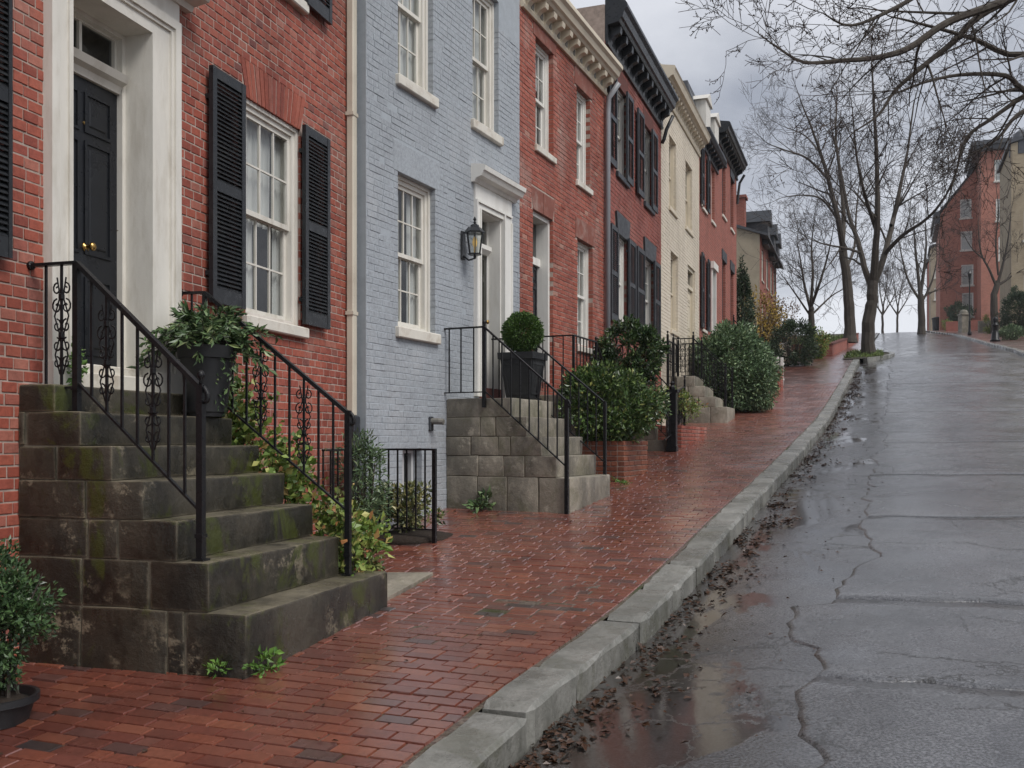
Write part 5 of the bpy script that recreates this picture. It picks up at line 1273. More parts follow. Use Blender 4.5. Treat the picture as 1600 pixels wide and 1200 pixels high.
# brick planter with a leafy shrub
def brick_box(root, x0, x1, y0, y1, z0, z1, mat, ch=.078, bl=.21):
    """low brick wall box, every brick a part"""
    MB().box(x0+.012, x1-.012, y0+.012, y1-.012, z0, z1-.02).build('core', 'mortar', root)
    n = int(round((z1-z0)/ch)); ch = (z1-z0)/n
    data = {}
    def one(a, b, fixed_, ax, z):
        me = MB()
        if ax == 'x': me.cbox(a+.007, b-.007, fixed_-.002, fixed_+.095, z+.007, z+ch-.007, .005)
        else: me.cbox(fixed_-.095, fixed_+.002, a+.007, b-.007, z+.007, z+ch-.007, .005)
        o = me.build('brick', mat, root, fix=False)
    for k in range(n):
        z = z0+k*ch; last = k == n-1; L = bl*.5 if last else bl
        for ax, p0, p1, f in (('x', x0, x1, y0), ('y', y0+.10, y1, x1), ('y', y0+.10, y1, x0+.095)):
            p = p0-(L*.5 if k % 2 and not last else 0)
            while p < p1-.02:
                a, b = max(p, p0), min(p+L, p1); p += L
                if b-a > .03: one(a, b, f+random.gauss(0,.002), ax, z)
pt1 = H3.t(1012, 1.49)
pb = H3.root('brick_planter', 'low orange brick planter holding the leafy shrub beside the grey steps', 'planter', None, .45, 1.49, H3.ground(.45, 1.49))
pL = .70
brick_box(pb, 0, pt1-.45, 0, pL, -.15, .62, 'orange brick'); MB().box(.1, pt1-.55, .1, pL-.01, .5, .585).build('soil', 'soil', pb)
sc_ = Vector(H3.w(.95, -1.12, H3.ground(.45,1.49)+.6))
mk_bush('leafy_shrub', 'spreading glossy green shrub growing in the orange brick planter', 'shrub', sc_+Vector((-.05,-.05,.55)), (.80,.68,.62), 14000, .070, 'shrub leaf', None, 90, .26, .6, .5, sc_, 26, .65, .1)
cc = Vector(H3.w(3.2, -.78, 0)); cc.z = gz(cc.x, cc.y)
cb = mk_bush('round_shrub', 'rounded dark glossy shrub standing tall behind the planter shrub', 'shrub', cc+Vector((0,0,1.88)), (.58,.58,.58), 9500, .075, 'camellia leaf', None, 60, .25, .65, .5, cc, 20, .6)
P_, N_ = blob_points((0,0,.95), (.42,.42,.6), 1800, 30, .3, .5); leaf_mesh('foliage', P_, N_, .07, 'camellia leaf', cb, .5, .6)
# brick planter before the fourth house, with its railing and boxy newel
g4 = H4.ground(.77, 1.32); e4 = H4.t(1104, 1.32)
p2 = H4.root('brick_planter', 'low brick planter behind the black boxy newel post', 'planter', None, .77, 1.32, g4)
brick_box(p2, 0, e4-.77, 0, .62, -.2, .47, 'worn red brick'); MB().box(.1, e4-.87, .1, .61, .3, .43).build('soil', 'soil', p2)
q2 = Vector(H4.w(1.5, -1.05, g4+.45)); 
mk_bush('small_shrub', 'small olive shrub in the low brick planter by the iron railing', 'shrub', q2+Vector((0,0,.42)), (.62,.45,.42), 1500, .06, 'vine leaf', None, 30, .3, .5, .4, q2, 14, .7)
g = H4.ground(.45, 1.2)
r = H4.root('stair_railing', 'black iron railing ending in a boxy ornamental newel post', 'railing', 'iron stair railings', .45, 1.2, g)
nb = MB().box(-.10, .10, -.10, .10, 0, .10).box(-.085, .085, -.085, .085, .10, 1.12).box(-.12, .12, -.12, .12, 1.12, 1.17); nb.lathe([(.05,1.17),(.06,1.22),(.03,1.26),(.05,1.30),(.01,1.34)], n=8); nb.build('newel', 'iron', r)
U = Vector((0,.85,2.05)); N_ = Vector((0,.08,1.25)); mk_post(r, 0, .85, .3, 2.3, .035, foot=False, knob=True); mk_rail(r, U, N_, 1.0, 5, (1,3), rail=(.035,.02))
mk_rail(r, Vector((.0,.86,2.05)), Vector((.0,1.18,2.05)), 1.0, 2, rail=(.035,.02))
mk_rail(r, Vector((.1,0,1.12)), Vector((1.35,.0,1.30)), .80, 6, (1,3,4), rail=(.03,.02)); mk_post(r, 1.35, 0, .1, 1.45, .035, foot=False, knob=True)
mk_rail(r, Vector((-.1,.0,1.12)), Vector((-.75,.0,1.02)), .80, 3, (1,), rail=(.03,.02))
st4 = H4.root('stone_stoop', 'stone steps of the black-shuttered house, behind the round shrub and the iron railing', 'stoop', 'front stoops', .5, 0, g)
mk_stoop(st4, 0, 1.1, [(1.1,.22),(.86,.45),(.62,.68),(.40,.9)], -.2, 'pale step stone', (.4,.5))
# stoop and railings of the cream house
g5 = H5.ground(1.9, 1.4)
s5 = H5.root('stone_stoop', 'pale stone steps in front of the cream house', 'stoop', 'front stoops', 1.26, 0, g5)
l5 = [(1.42,.87-g5),(1.12,1.13-g5),(.86,1.40-g5),(.6,1.66-g5)]
mk_stoop(s5, 0, 1.44, l5, -.25, 'cream step stone', (.4,.6))
for tt, lab in ((.05,'ornamental black iron railing on the near side of the pale cream house steps'), (1.38,'black iron railing on the far side of the pale steps, before the big hedge')):
    r, rz = root_rail(H5, lab, 1.26+tt, 1.36)
    U, N_ = Vector((0,.80,2.62-rz)), Vector((0,0,1.83-rz))
    mk_post(r, 0, 0, g5-rz, N_.z+.05, .05, foot=False, knob=True); mk_post(r, 0, .80, 1.66-rz, U.z+.08, .05, foot=False, knob=True)
    mk_rail(r, U, N_, .85, 5, (1,3), rail=(.04,.025)); mk_rail(r, Vector((0,1.34,2.62-rz)), U, .85, 4, (1,2), rail=(.04,.025))
g = H5.ground(.3, .4)
r = H5.root('landing_railing', 'tall ornamental black iron railing panel before the cream house window', 'railing', 'iron stair railings', .1, .14, g)
for x in (0, .75, 1.4): mk_post(r, x, 0, 0, 2.25, .05, foot=False, knob=True)
mk_rail(r, Vector((0,0,2.1)), Vector((.75,0,2.1)), .85, 3, (0,1,2), rail=(.04,.025)); mk_rail(r, Vector((.75,0,2.1)), Vector((1.4,0,2.1)), .85, 3, (1,), rail=(.04,.025))
for x in (.2,.4,.95,1.15): MB().bar((x,0,0), (x,0,1.25), .016, up=(0,1,0)).build('baluster', 'iron', r)
# big hedge
hc = Vector(px(1143, 575, 27.6)); hz_ = gz(hc.x, hc.y)
hb_ = empty('hedge', (hc.x, hc.y, hz_), H5.rz, 'large rounded green hedge bulging over the brick walk past the cream house', 'hedge')
P_, N_ = blob_points((.3,0,1.15), (1.95,1.08,1.28), 24000, 170, .2, .70); P_[:,2] = np.maximum(P_[:,2], .03); leaf_mesh('foliage', P_, N_, .115, 'hedge leaf', hb_, .38, .6, droop=.25)
P_, N_ = blob_points((-.6,-.55,.75), (.95,.8,.9), 7500, 70, .26, .65); P_[:,2] = np.maximum(P_[:,2], .03); leaf_mesh('foliage', P_, N_, .10, 'hedge leaf', hb_, .38, .6, droop=.3)
stems('stem', (.2,0,0), (0,0,0), 22, 1.2, 1.6, .03, hb_)
# brick piers, rail and garden beyond the row
for i, (t, L, h) in enumerate(((2.3,1.9,.62),(4.3,1.95,.72))):
    z = H6.ground(t, L); b = H6.root('brick_pier', ('short brick pier at the foot of the big hedge','second brick pier up the walk from the big hedge')[i], 'brick pier', None, t, L, z)
    brick_box(b, 0, 1.0, 0, .38, -.2, h, 'worn red brick', .085, .22); MB().cbox(-.04, 1.04, -.04, .42, h, h+.07, .01).build('cap', 'grey stone', b)
z = H7.ground(1.6, 1.7)
r = H7.root('stair_railing', 'dark iron railing climbing to the last brick house of the row', 'railing', 'iron stair railings', 1.6, 1.7, z)
mk_post(r, 0, 0, 0, 1.3, .05, foot=False, knob=True); mk_post(r, .3, 1.4, 0, 2.6, .05, foot=False, knob=True); mk_rail(r, Vector((.3,1.4,2.5)), Vector((0,0,1.25)), .9, 7, rail=(.05,.03))
z = H7.ground(.9, 2.0); b = H7.root('brick_pier', 'third brick pier up the walk, just below the white gate panel', 'brick pier', None, .9, 2.0, z)
brick_box(b, 0, .8, 0, .38, -.2, .8, 'worn red brick', .085, .22); MB().cbox(-.04, .84, -.04, .42, .8, .87, .01).build('cap', 'grey stone', b)
z = H7.ground(2.4, 1.9); gt = H7.root('garden_gate', 'white slatted garden gate panel beside the pavement past the hedge', 'gate', None, 2.4, 1.9, z)
for k in range(6): MB().cbox(.02, .10, -.05+k*.15, .05+k*.15, .05, 1.05+.05*math.sin(k*.6), .01).build('slat', 'clean white paint', gt)
MB().box(.10, .13, -.08, .85, .25, .32).box(.10, .13, -.08, .85, .8, .87).build('rail', 'clean white paint', gt)
s7 = H7.root('stone_stoop', 'small stone stoop of the last brick house, beyond the hedge', 'stoop', 'front stoops', 1.7, 0, H7.ground(2.2, .8))
mk_stoop(s7, 0, 1.3, [(1.3,.2),(1.0,.42),(.7,.64)], -.25, 'pale step stone', (.4,.5))
s6 = H6.root('stone_stoop', 'small stone stoop hidden behind the big hedge', 'stoop', 'front stoops', 2.2, 0, H6.ground(2.6, .8))
mk_stoop(s6, 0, 1.3, [(1.1,.2),(.85,.42),(.6,.64)], -.25, 'pale step stone', (.4,.5))
def gp(u, Y): p = px(u, 0, Y); return Vector((p.x, p.y, gz(p.x, p.y)))
b = gp(1240, 42); b.z += .1; mk_bush('dark_conifer_shrub', 'wide dark evergreen shrub in the garden beyond the last brick house', 'shrub', b+Vector((0,0,.85)), (1.05,1.0,.95), 6000, .13, 'conifer leaf', None, 70, .25, .65, .3, b, 20, .6)
b = gp(1277, 46); mk_bush('pale_shrub', 'small yellowish green shrub right of the wide dark evergreen', 'shrub', b+Vector((0,0,.7)), (.5,.5,.75), 1800, .12, 'vine leaf', None, 40, .3, .6, .4, b, 12, .7)
b = gp(1190, 44); yb = mk_bush('yellow_shrub', 'loose yellow-leaved shrub in front of the far gabled house', 'shrub', b+Vector((0,0,1.9)), (1.15,1.1,1.5), 2600, .12, 'yellow leaf', None, 90, .22, .55, .5, b, 40, .9)
b = gp(1222, 47); mk_bush('russet_shrub', 'brownish bare shrub between the yellow shrub and the bare tree', 'shrub', b+Vector((0,0,1.5)), (1.0,1.0,1.4), 1500, .12, 'russet leaf', None, 70, .22, .55, .4, b, 50, .9)
b = gp(1160, 39.6); cr_ = empty('evergreen_tree', b, 0, 'narrow dark evergreen tree against the end of the brick row', 'tree')
P_, N_ = blob_points((0,0,2.3), (.62,.62,2.3), 6500, 120, .2, .6); s_ = np.interp(P_[:,2], (0,1.5,4.6), (.9,1.0,.35))[:,None]; P_[:,:2] *= s_; leaf_mesh('crown', P_, N_, .12, 'conifer leaf', cr_, .35, .5, droop=.5)
MB().tube([(0,0,-.1),(.02,0,2),(0,.02,4.3)], [.11,.08,.02], 8).build('trunk', 'bark', cr_)
# low walls of the raised garden
def low_wall(name, label, pts, h, th, mat, capmat, cat='wall'):
    p0 = Vector(pts[0]); r = empty(name, (p0.x, p0.y, gz(p0.x, p0.y)), 0, label, cat); m = MB(); c = MB()
    for a, b in zip(pts, pts[1:]):
        za, zb = gz(*a), gz(*b); n = Vector((-(b[1]-a[1]), b[0]-a[0], 0)).normalized()*th
        q = [Vector((a[0],a[1],za)), Vector((b[0],b[1],zb)), Vector((b[0],b[1],zb))+n, Vector((a[0],a[1],za))+n]; o = Vector(r.location)
        m.add([v-o-Vector((0,0,.3)) for v in q]+[v-o+Vector((0,0,h)) for v in q], [(0,3,2,1),(4,5,6,7),(0,1,5,4),(1,2,6,5),(2,3,7,6),(3,0,4,7)])
        e = n*.12; q2 = [q[0]-e, q[1]-e, q[2]+e, q[3]+e]; c.add([v-o+Vector((0,0,h+.001)) for v in q2]+[v-o+Vector((0,0,h+.08)) for v in q2], [(0,3,2,1),(4,5,6,7),(0,1,5,4),(1,2,6,5),(2,3,7,6),(3,0,4,7)])
    m.build('wall_body', mat, r); c.build('coping', capmat, r); return r
w0 = [G(q, w)[:2] for q, w in ((38,4.3),(46.5,3.3))]; low_wall('stone_garden_wall', 'low tan stone garden wall left of the pavement, up the hill', w0, .75, .35, 'cream step stone', 'grey stone')
w1_ = [G(q, w)[:2] for q, w in ((47.0,6.5),(47.0,1.4),(62,1.2),(80,1.2))]; low_wall('brick_garden_wall', 'low dark brick wall edging the raised lawn under the bare trees', w1_, .55, .3, 'far red brick', 'brown lintel')
lawn = strip('lawn', list(np.arange(47.3, 90, 2)), [1.5, 4, 8, 14, 22], lambda q, w: .45+.03*math.sin(q*2+w*3), 'earth')
gpx = []; 
for i in range(5200):
    q, w = 47.3+random.random()**1.6*28, random.uniform(1.5, 12); gpx.append(G(q, w, .44+.03*math.sin(q*2+w*3)))
leaf_mesh('grass', np.array(gpx), np.tile((0,0,1.),(len(gpx),1)), .22, 'grass leaf', None, .25, .5, kind='stuff')
# tree pit bulging into the road
pit = strip('tree_pit', list(np.arange(43.6, 50.1, .5)), [lambda q: -1.35*math.sin(math.pi*min(1,max(0,(q-43.6)/6.4)))**.6-.02, -.0, .75], lambda q, w: .03, 'earth')
for q in np.arange(43.7, 49.6, .72):
    f = lambda q: -1.35*math.sin(math.pi*min(1,max(0,(q-43.6)/6.4)))**.6-.02
    a, b = Vector(G(q, f(q), -.18)), Vector(G(q+.70, f(q+.70), -.18)); MB().bar(a+Vector((0,0,.12)), b+Vector((0,0,.12)), .22, .24).build('kerbstone', 'granite', kerb)
gpx = [G(q, w, .03) for q, w in ((random.uniform(44.2,49.5), random.uniform(-.9,.7)) for _ in range(900))]
leaf_mesh('pit_grass', np.array(gpx), np.tile((0,0,1.),(len(gpx),1)), .16, 'grass leaf', None, .25, .6, kind='stuff')
# weeds at the foot of the steps and walls
def weed(label, F, t, L, n, size, mat='weed leaf', h=.12, w_=.12):
    p = Vector(F.w(t, -L, 0)); p.z = gz(p.x, p.y); r = empty('weed', p, 0, label, 'weed', 'weeds in the joints')
    P_, N_ = blob_points((0,0,h*.55), (w_,w_,h*.6), n, 10, .4, .4); P_[:,2] = np.maximum(P_[:,2], .005); leaf_mesh('foliage', P_, N_, size, mat, r, .5, .7)
weed('bright green weed at the near corner of the lowest mossy step', H1, t0+.12, 1.72, 130, .045, h=.10, w_=.13)
weed('small weed tuft by the flank of the mossy steps', H1, t0-.05, 1.52, 40, .04, h=.10, w_=.06)
weed('dark fern tuft at the foot of the grey stone steps', B, tb-.05, .55, 110, .09, 'fern leaf', .18, .15)
weed('pale weed line at the foot of the blue wall', B, tb-.5, .06, 60, .035, h=.06, w_=.2)
weed('weed tuft beside the orange brick planter', H3, .2, 1.5, 80, .04, h=.08, w_=.14)
weed('yellow-green weeds at the black door threshold, behind the railing', H1, t0+.35, .17, 110, .05, h=.28, w_=.07)
for o in list(COL.objects):
    if o.name.startswith('weed') and 'threshold' in o.get('label',''): o.location.z = .37
# leaf litter: along the kerb, on the bricks, at the wall
lp = []; ln_ = []
for c_ in range(420):                                        # drifts of wet leaves, close to the kerb
    qc = 3.2+random.random()**1.2*36; wc = -abs(random.gauss(0, .16+.16*max(0, math.sin(qc*2.3))))-.03; n_ = random.choice((2,4,6,12,24)); s_ = random.uniform(.03,.16)
    for _ in range(n_):
        q, w = qc+random.gauss(0, s_*1.6), min(-.01, wc+random.gauss(0, s_*.6)); lp.append(G(q, w, road_dz(q, w)+random.uniform(.004,.014))); ln_.append((random.gauss(0,1),random.gauss(0,1),.25))
leaf_mesh('leaf_litter', np.array(lp), np.array(ln_)*np.array((1,1,.3)), .052, 'leaf litter', None, .62, .2, .25, kind='stuff', flat=True)
lp = []
for i in range(420):
    q, w = random.uniform(3.5, 22), random.uniform(.3, 4.2); c = G(q, w, .006)
    if facade_w(c[0], c[1]) < -.05: lp.append(c)
for i in range(260):
    q = random.uniform(3.5,20); lp.append(G(q, random.uniform(-2.6,-.3), 0)); lp[-1] = (*lp[-1][:2], lp[-1][2]+road_dz(q, -1)+.012)
a_ = rng.uniform(0, 6.28, len(lp)); leaf_mesh('fallen_leaves', np.array(lp), np.stack([np.cos(a_), np.sin(a_), np.full(len(lp), .12)],1), .036, 'leaf litter', None, .6, .12, .3, kind='stuff', flat=True)
# ================================================================ far house with a gable, beyond the garden
ca = px(1187, 0, 58); fh = Frame(1187, 58, 1350)
zg = gz(ca.x, ca.y); r = fh.root('gabled_house', 'far house with a tan side wall and slate roof above the yellow shrub', 'house', None, 0, 0, 0)
ze, zr = 325*58/FP, 14.4; Lh = fh.t(1213); dp_ = 11
m = MB(); m.poly([(0,0,zg-2),(0,dp_,zg-2),(0,dp_,ze),(0,0,ze)]); m.prism([(0,0)]*0 or [(0,0),(0.001,0),(0,.001)], 0, 0) if False else None
m.poly([(0,0,ze),(0,dp_,ze),(0,dp_*.5,zr)]); m.poly([(Lh,0,zg-2),(Lh,dp_,zg-2),(Lh,dp_,ze),(Lh,dp_*.5,zr),(Lh,0,ze)]); m.poly([(0,dp_,zg-2),(Lh,dp_,zg-2),(Lh,dp_,ze),(0,dp_,ze)])
m.build('side_wall', 'tan stucco', r, fix=False)
ow = [(x, x+1.1, z, z+1.9) for x in (1.2,4.2,7.2,9.6) for z in (zg+1.5, zg+4.6)]
fm = MB(); xs = sorted({0,Lh,*[v for o in ow for v in o[:2]]}); zs = sorted({zg-2,ze,*[v for o in ow for v in o[2:]]})
for i in range(len(xs)-1):
    for j in range(len(zs)-1):
        if any(o[0] < (xs[i]+xs[i+1])/2 < o[1] and o[2] < (zs[j]+zs[j+1])/2 < o[3] for o in ow): continue
        fm.poly([(xs[i],0,zs[j]),(xs[i+1],0,zs[j]),(xs[i+1],0,zs[j+1]),(xs[i],0,zs[j+1])])
fm.build('front_wall', 'far red brick', r, fix=False)
for o in ow: mk_window(r, *o, .04, .09, 'white paint', cols=2, detail=1, curtain='full')
rf = MB().add([(-.2,-.5,ze-.2),(Lh+.2,-.5,ze-.2),(Lh+.2,dp_*.5,zr+.1),(-.2,dp_*.5,zr+.1),(-.2,-.5,ze-.05),(Lh+.2,-.5,ze-.05),(Lh+.2,dp_*.5,zr+.3),(-.2,dp_*.5,zr+.3)], [(0,3,2,1),(4,5,6,7),(0,1,5,4),(1,2,6,5),(2,3,7,6),(3,0,4,7)])
rf.add([(-.2,dp_+.4,ze-.2),(Lh+.2,dp_+.4,ze-.2),(Lh+.2,dp_*.5+.01,zr+.1),(-.2,dp_*.5+.01,zr+.1),(-.2,dp_+.4,ze-.05),(Lh+.2,dp_+.4,ze-.05),(Lh+.2,dp_*.5+.01,zr+.3),(-.2,dp_*.5+.01,zr+.3)], [(0,1,2,3),(7,6,5,4),(4,5,1,0),(5,6,2,1),(6,7,3,2),(7,4,0,3)])
rfo = rf.build('roof', 'slate', r)
for x in (2.2, 6.4, 9.4):
    d_ = MB().box(x-.8, x+.8, -.35, 2.5, ze-.4, ze+1.0); d_.prism([(x-1.0,ze+1.0),(x+1.0,ze+1.0),(x,ze+1.9)], -.5, 3); d_.build('dormer', 'charcoal paint', rfo)
MB().box(.1, .9, .9, 1.75, ze-.5, zr+.45).box(.0, 1.0, .8, 1.85, zr+.45, zr+.62).build('chimney', 'far red brick', rfo)
# ================================================================ right side: houses
def gable_block(F, label, name, L, dep, zg, ztop, slope, mat, wins, cat='house', cornice=None):
    """block whose left-hand wall (x = 0) faces down the hill; wins on that wall as (y0,y1,z0,z1)"""
    r = F.root(name, label, cat, None, 0, 0, 0)
    return r
def down_wall(uL, uR, Y, vTopL, vTopR, mat, label, name, wins, wmat='clean white paint', dep=9, zbase=None, cap=None):
    """wall square to the street seen from down the hill, uL..uR in the photograph; the building runs up the hill behind it"""
    th = math.atan(.40); n = Vector((math.cos(th), -math.sin(th), 0)); d = Vector((math.sin(th), math.cos(th), 0))
    p = px(uL, 0, Y); o = Vector((p.x, p.y, 0)); k = (uR-CU)/FP
    W = (k*o.y-o.x)/(n.x-k*n.y)
    zb = gz(o.x, o.y)-1.5
    r = empty(name, (o.x, o.y, zb), math.atan2(n.y, n.x), label, 'house')           # x runs along the wall to the right, y up the hill
    def zat(v, x): return (HV-v)*(o.y+n.y*x)/FP-zb
    zl, zr_ = zat(vTopL, 0), zat(vTopR, W)
    ws = []
    for (u0, u1, v0, v1) in wins:
        f = lambda u: ((u-CU)/FP*o.y-o.x)/(n.x-(u-CU)/FP*n.y)
        x0, x1 = f(u0), f(u1); ws.append((x0, x1, zat(v1, x0), zat(v0, x0)))
    m = MB(); xs = sorted({0, W, *[v for q in ws for v in q[:2]]}); zt = max(zl, zr_); zs = sorted({0, zt, *[v for q in ws for v in q[2:] if v < zt]})
    for i in range(len(xs)-1):
        for j in range(len(zs)-1):
            if any(q[0] < (xs[i]+xs[i+1])/2 < q[1] and q[2] < (zs[j]+zs[j+1])/2 < q[3] for q in ws): continue
            sq_ = [(xs[i],zs[j]),(xs[i+1],zs[j]),(xs[i+1],zs[j+1]),(xs[i],zs[j+1])]; cl = []
            g_ = lambda p: zl+(zr_-zl)*p[0]/W-p[1]                   # below the sloping top
            for a, b in zip(sq_, sq_[1:]+sq_[:1]):
                ga, gb_ = g_(a), g_(b)
                if ga >= -1e-6: cl.append(a)
                if (ga > 1e-6) != (gb_ > 1e-6) and abs(ga-gb_) > 1e-6: t = ga/(ga-gb_); cl.append((a[0]+(b[0]-a[0])*t, a[1]+(b[1]-a[1])*t))
            if len(cl) > 2: m.poly([(x,0,z) for x, z in cl])
    m.poly([(0,0,0),(0,dep,0),(0,dep,zl),(0,0,zl)]); m.poly([(W,0,0),(W,dep,0),(W,dep,zr_),(W,0,zr_)]); m.poly([(0,dep,0),(W,dep,0),(W,dep,zr_),(0,dep,zl)])
    wl = m.build('wall', mat, r, fix=False)
    MB().add([(-.25,-.2,zl),(W+.1,-.2,zr_),(W+.1,dep,zr_),(-.25,dep,zl),(-.25,-.2,zl+.3),(W+.1,-.2,zr_+.3),(W+.1,dep,zr_+.3),(-.25,dep,zl+.3)], [(0,3,2,1),(4,5,6,7),(0,1,5,4),(1,2,6,5),(2,3,7,6),(3,0,4,7)]).build('roof', cap or 'slate', r)
    for q in ws: mk_window(r, *q, .05, .12, wmat, cols=2, detail=1, curtain='full', sill=(.12,.22,.12), sillmat='white paint')
    return r, W, zl, zr_, zat
rb, W, zl, zr_, zat = down_wall(1469, 1533, 126, 335, 252, 'brightened red brick', 'tall red brick house with a sloping gable top at the crest, right of the road', 'brick_house',
   [(1500,1518,312,341),(1501,1519,362,391),(1502,1521,414,446),(1503,1521,458,495)], dep=14)
MB().box(2.0, 3.6, 2, 4, zl-.3, zl+2.6).box(1.9, 3.7, 1.9, 4.1, zl+2.6, zl+3.0).build('chimney', 'brown lintel', rb)
MB().box(-.6, .0-.01, -.1, 13, zl-1.2, zl+.4).box(-.8, -.6, -.1, 13, zl-.3, zl+.5).build('cornice', 'slate', rb)
r2b, W, zl, zr_, zat = down_wall(1533, 1584, 118, 236, 234, 'brightened red brick', 'taller flat-roofed red brick block behind the small street tree, at the right', 'brick_house',
   [(1554,1573,250,283),(1556,1574,311,345),(1560,1577,370,406)], dep=12)
MB().box(-.9, W+.2, -.8, 12, zl-.1, zl+.5).box(-1.2, W+.3, -1.1, 12, zl+.5, zl+1.0).build('cornice', 'slate', r2b)
r3b, W, zl, zr_, zat = down_wall(1580, 1680, 84, 225, 190, 'far tan brick', 'tan house at the right edge of the picture, behind the dark bushes', 'tan_house', [(1600,1618,330,375),(1600,1618,420,465)], dep=10)
MB().lathe([(1.0,0),(1.0,1.2),(.6,2.0),(.2,2.3)], (.9,.9,zl-.9), 10).build('turret_cap', 'slate', r3b)
for i, (u0, u1, Y, v0, mat, lab) in enumerate(((1454,1470,150,388,'tan stucco','pale narrow house at the crest beside the tall red brick house'), (1450,1458,172,410,'far red brick','tiny red brick house at the very crest of the road'))):
    rr, W, zl, zr_, zat = down_wall(u0, u1, Y, v0, v0-8, mat, lab, 'crest_house', [(u0+6,u0+10,v0+30,v0+46),(u0+6,u0+10,v0+62,v0+80)] if i == 0 else [], dep=8)
# right kerb side things
def rp(q, off): x = G(q, -float(ROADW(q))-off); return Vector((x[0], x[1], gz(x[0], x[1])))
def at_u(u, off, q0=30., q1=140.):
    """station on the right walk that shows in column u, off metres beyond the kerb"""
    for _ in range(50):
        qm = (q0+q1)/2; p = rp(qm, off); uu = CU+FP*p.x/p.y
        if uu > u: q0 = qm
        else: q1 = qm
    return rp(qm, off)
p = at_u(1515, .6); lpst = empty('street_lamp', p, 0, 'thin dark lamp post on the right pavement below the red brick house', 'lamp post')
s_ = p.y/60
MB().lathe([(.16,0),(.16,.25),(.10,.35),(.085,1.1),(.10,1.15),(.06,1.25),(.045,4.4),(.07,4.5),(.07,4.6),(.03,4.65)], n=12).build('post', 'iron', lpst, smooth=True)
MB().lathe([(.07,4.65),(.16,5.15),(.20,5.17),(.10,5.32),(.03,5.42),(.0,5.55)], n=6).build('lantern', 'iron', lpst)
p = at_u(1506, 1.6); pl = empty('stone_pillar', p, 0, 'short pale stone pillar with a rounded cap beside the dark lamp post', 'pillar')
MB().cbox(-.42, .42, -.42, .42, -.1, 1.75, .03).cbox(-.50, .50, -.50, .50, 1.75, 1.92, .03).lathe([(.42,1.92),(.40,2.1),(.28,2.3),(.0,2.38)], n=12).build('shaft', 'cream step stone', pl)
p = at_u(1555, .7); bo = empty('bollard', p, 0, 'dark cone-shaped cast iron bollard on the right pavement', 'bollard')
MB().lathe([(.30,0),(.30,.08),(.24,.12),(.20,.55),(.15,.62),(.16,.68),(.14,.95),(.20,.98),(.20,1.04),(.12,1.10),(.10,1.28),(.15,1.32),(.13,1.45),(.05,1.55)], n=14).build('body', 'iron', bo, smooth=True)
p = at_u(1464, 1.8); bi = empty('litter_bin', p, 0, 'dark bin standing on the right pavement near the crest', 'bin')
MB().lathe([(.55,0),(.62,1.5),(.7,1.52),(.7,1.65),(.4,1.8),(.0,1.85)], n=12).build('body', 'pot plastic', bi)
p = at_u(1497, 3.4); bb = mk_bush('round_bush', 'dark rounded bush in front of the red brick house at the crest', 'bush', p+Vector((0,0,1.7)), (1.8,1.6,1.5), 5200, .22, 'conifer leaf', None, 60, .25, .65, .4, p, 16)
p = at_u(1482, 1.9); mk_bush('small_bush', 'small yellow-green bush beside the bin on the right pavement', 'bush', p+Vector((0,0,.7)), (.7,.7,.8), 1200, .16, 'vine leaf', None, 30, .3, .6, .4, p, 10)
p = at_u(1547, 2.6); mk_bush('small_bush', 'yellow-green bush behind the dark bollard', 'bush', p+Vector((0,0,.8)), (.7,.7,.9), 1800, .12, 'vine leaf', None, 30, .3, .6, .4, p, 10)
p = at_u(1592, 3.3); mk_bush('dark_bush', 'big dark bush at the right edge in front of the tan house', 'bush', p+Vector((0,0,1.75)), (1.45,1.5,1.8), 9500, .15, 'conifer leaf', None, 110, .2, .65, .4, p, 20)
p = at_u(1580, 1.8); mk_bush('low_bush', 'low fern-like green bush at the foot of the big dark bush on the right', 'bush', p+Vector((0,0,.45)), (.75,.8,.5), 2200, .14, 'hedge leaf', None, 40, .3, .6, .35, p, 10)
p = at_u(1532, 2.7); gw = empty('stone_wall', p, math.atan2(-math.sin(.38), math.cos(.38)), 'low pale stone wall block beside the entrance of the brick block', 'wall')
stone('wall_body', -.2, 1.3, 0, .5, -.2, 1.15, 'cream step stone', gw)
p = at_u(1500, 3.0); bw_ = empty('brick_garden_wall', p+Vector((-.6,-1.0,0)), math.atan2(-math.sin(.38), math.cos(.38)), 'low dark brick wall under the dark rounded bush', 'wall'); MB().cbox(-1.4, 2.4, 0, .4, -.2, 1.0, .02).build('wall_body', 'far red brick', bw_)

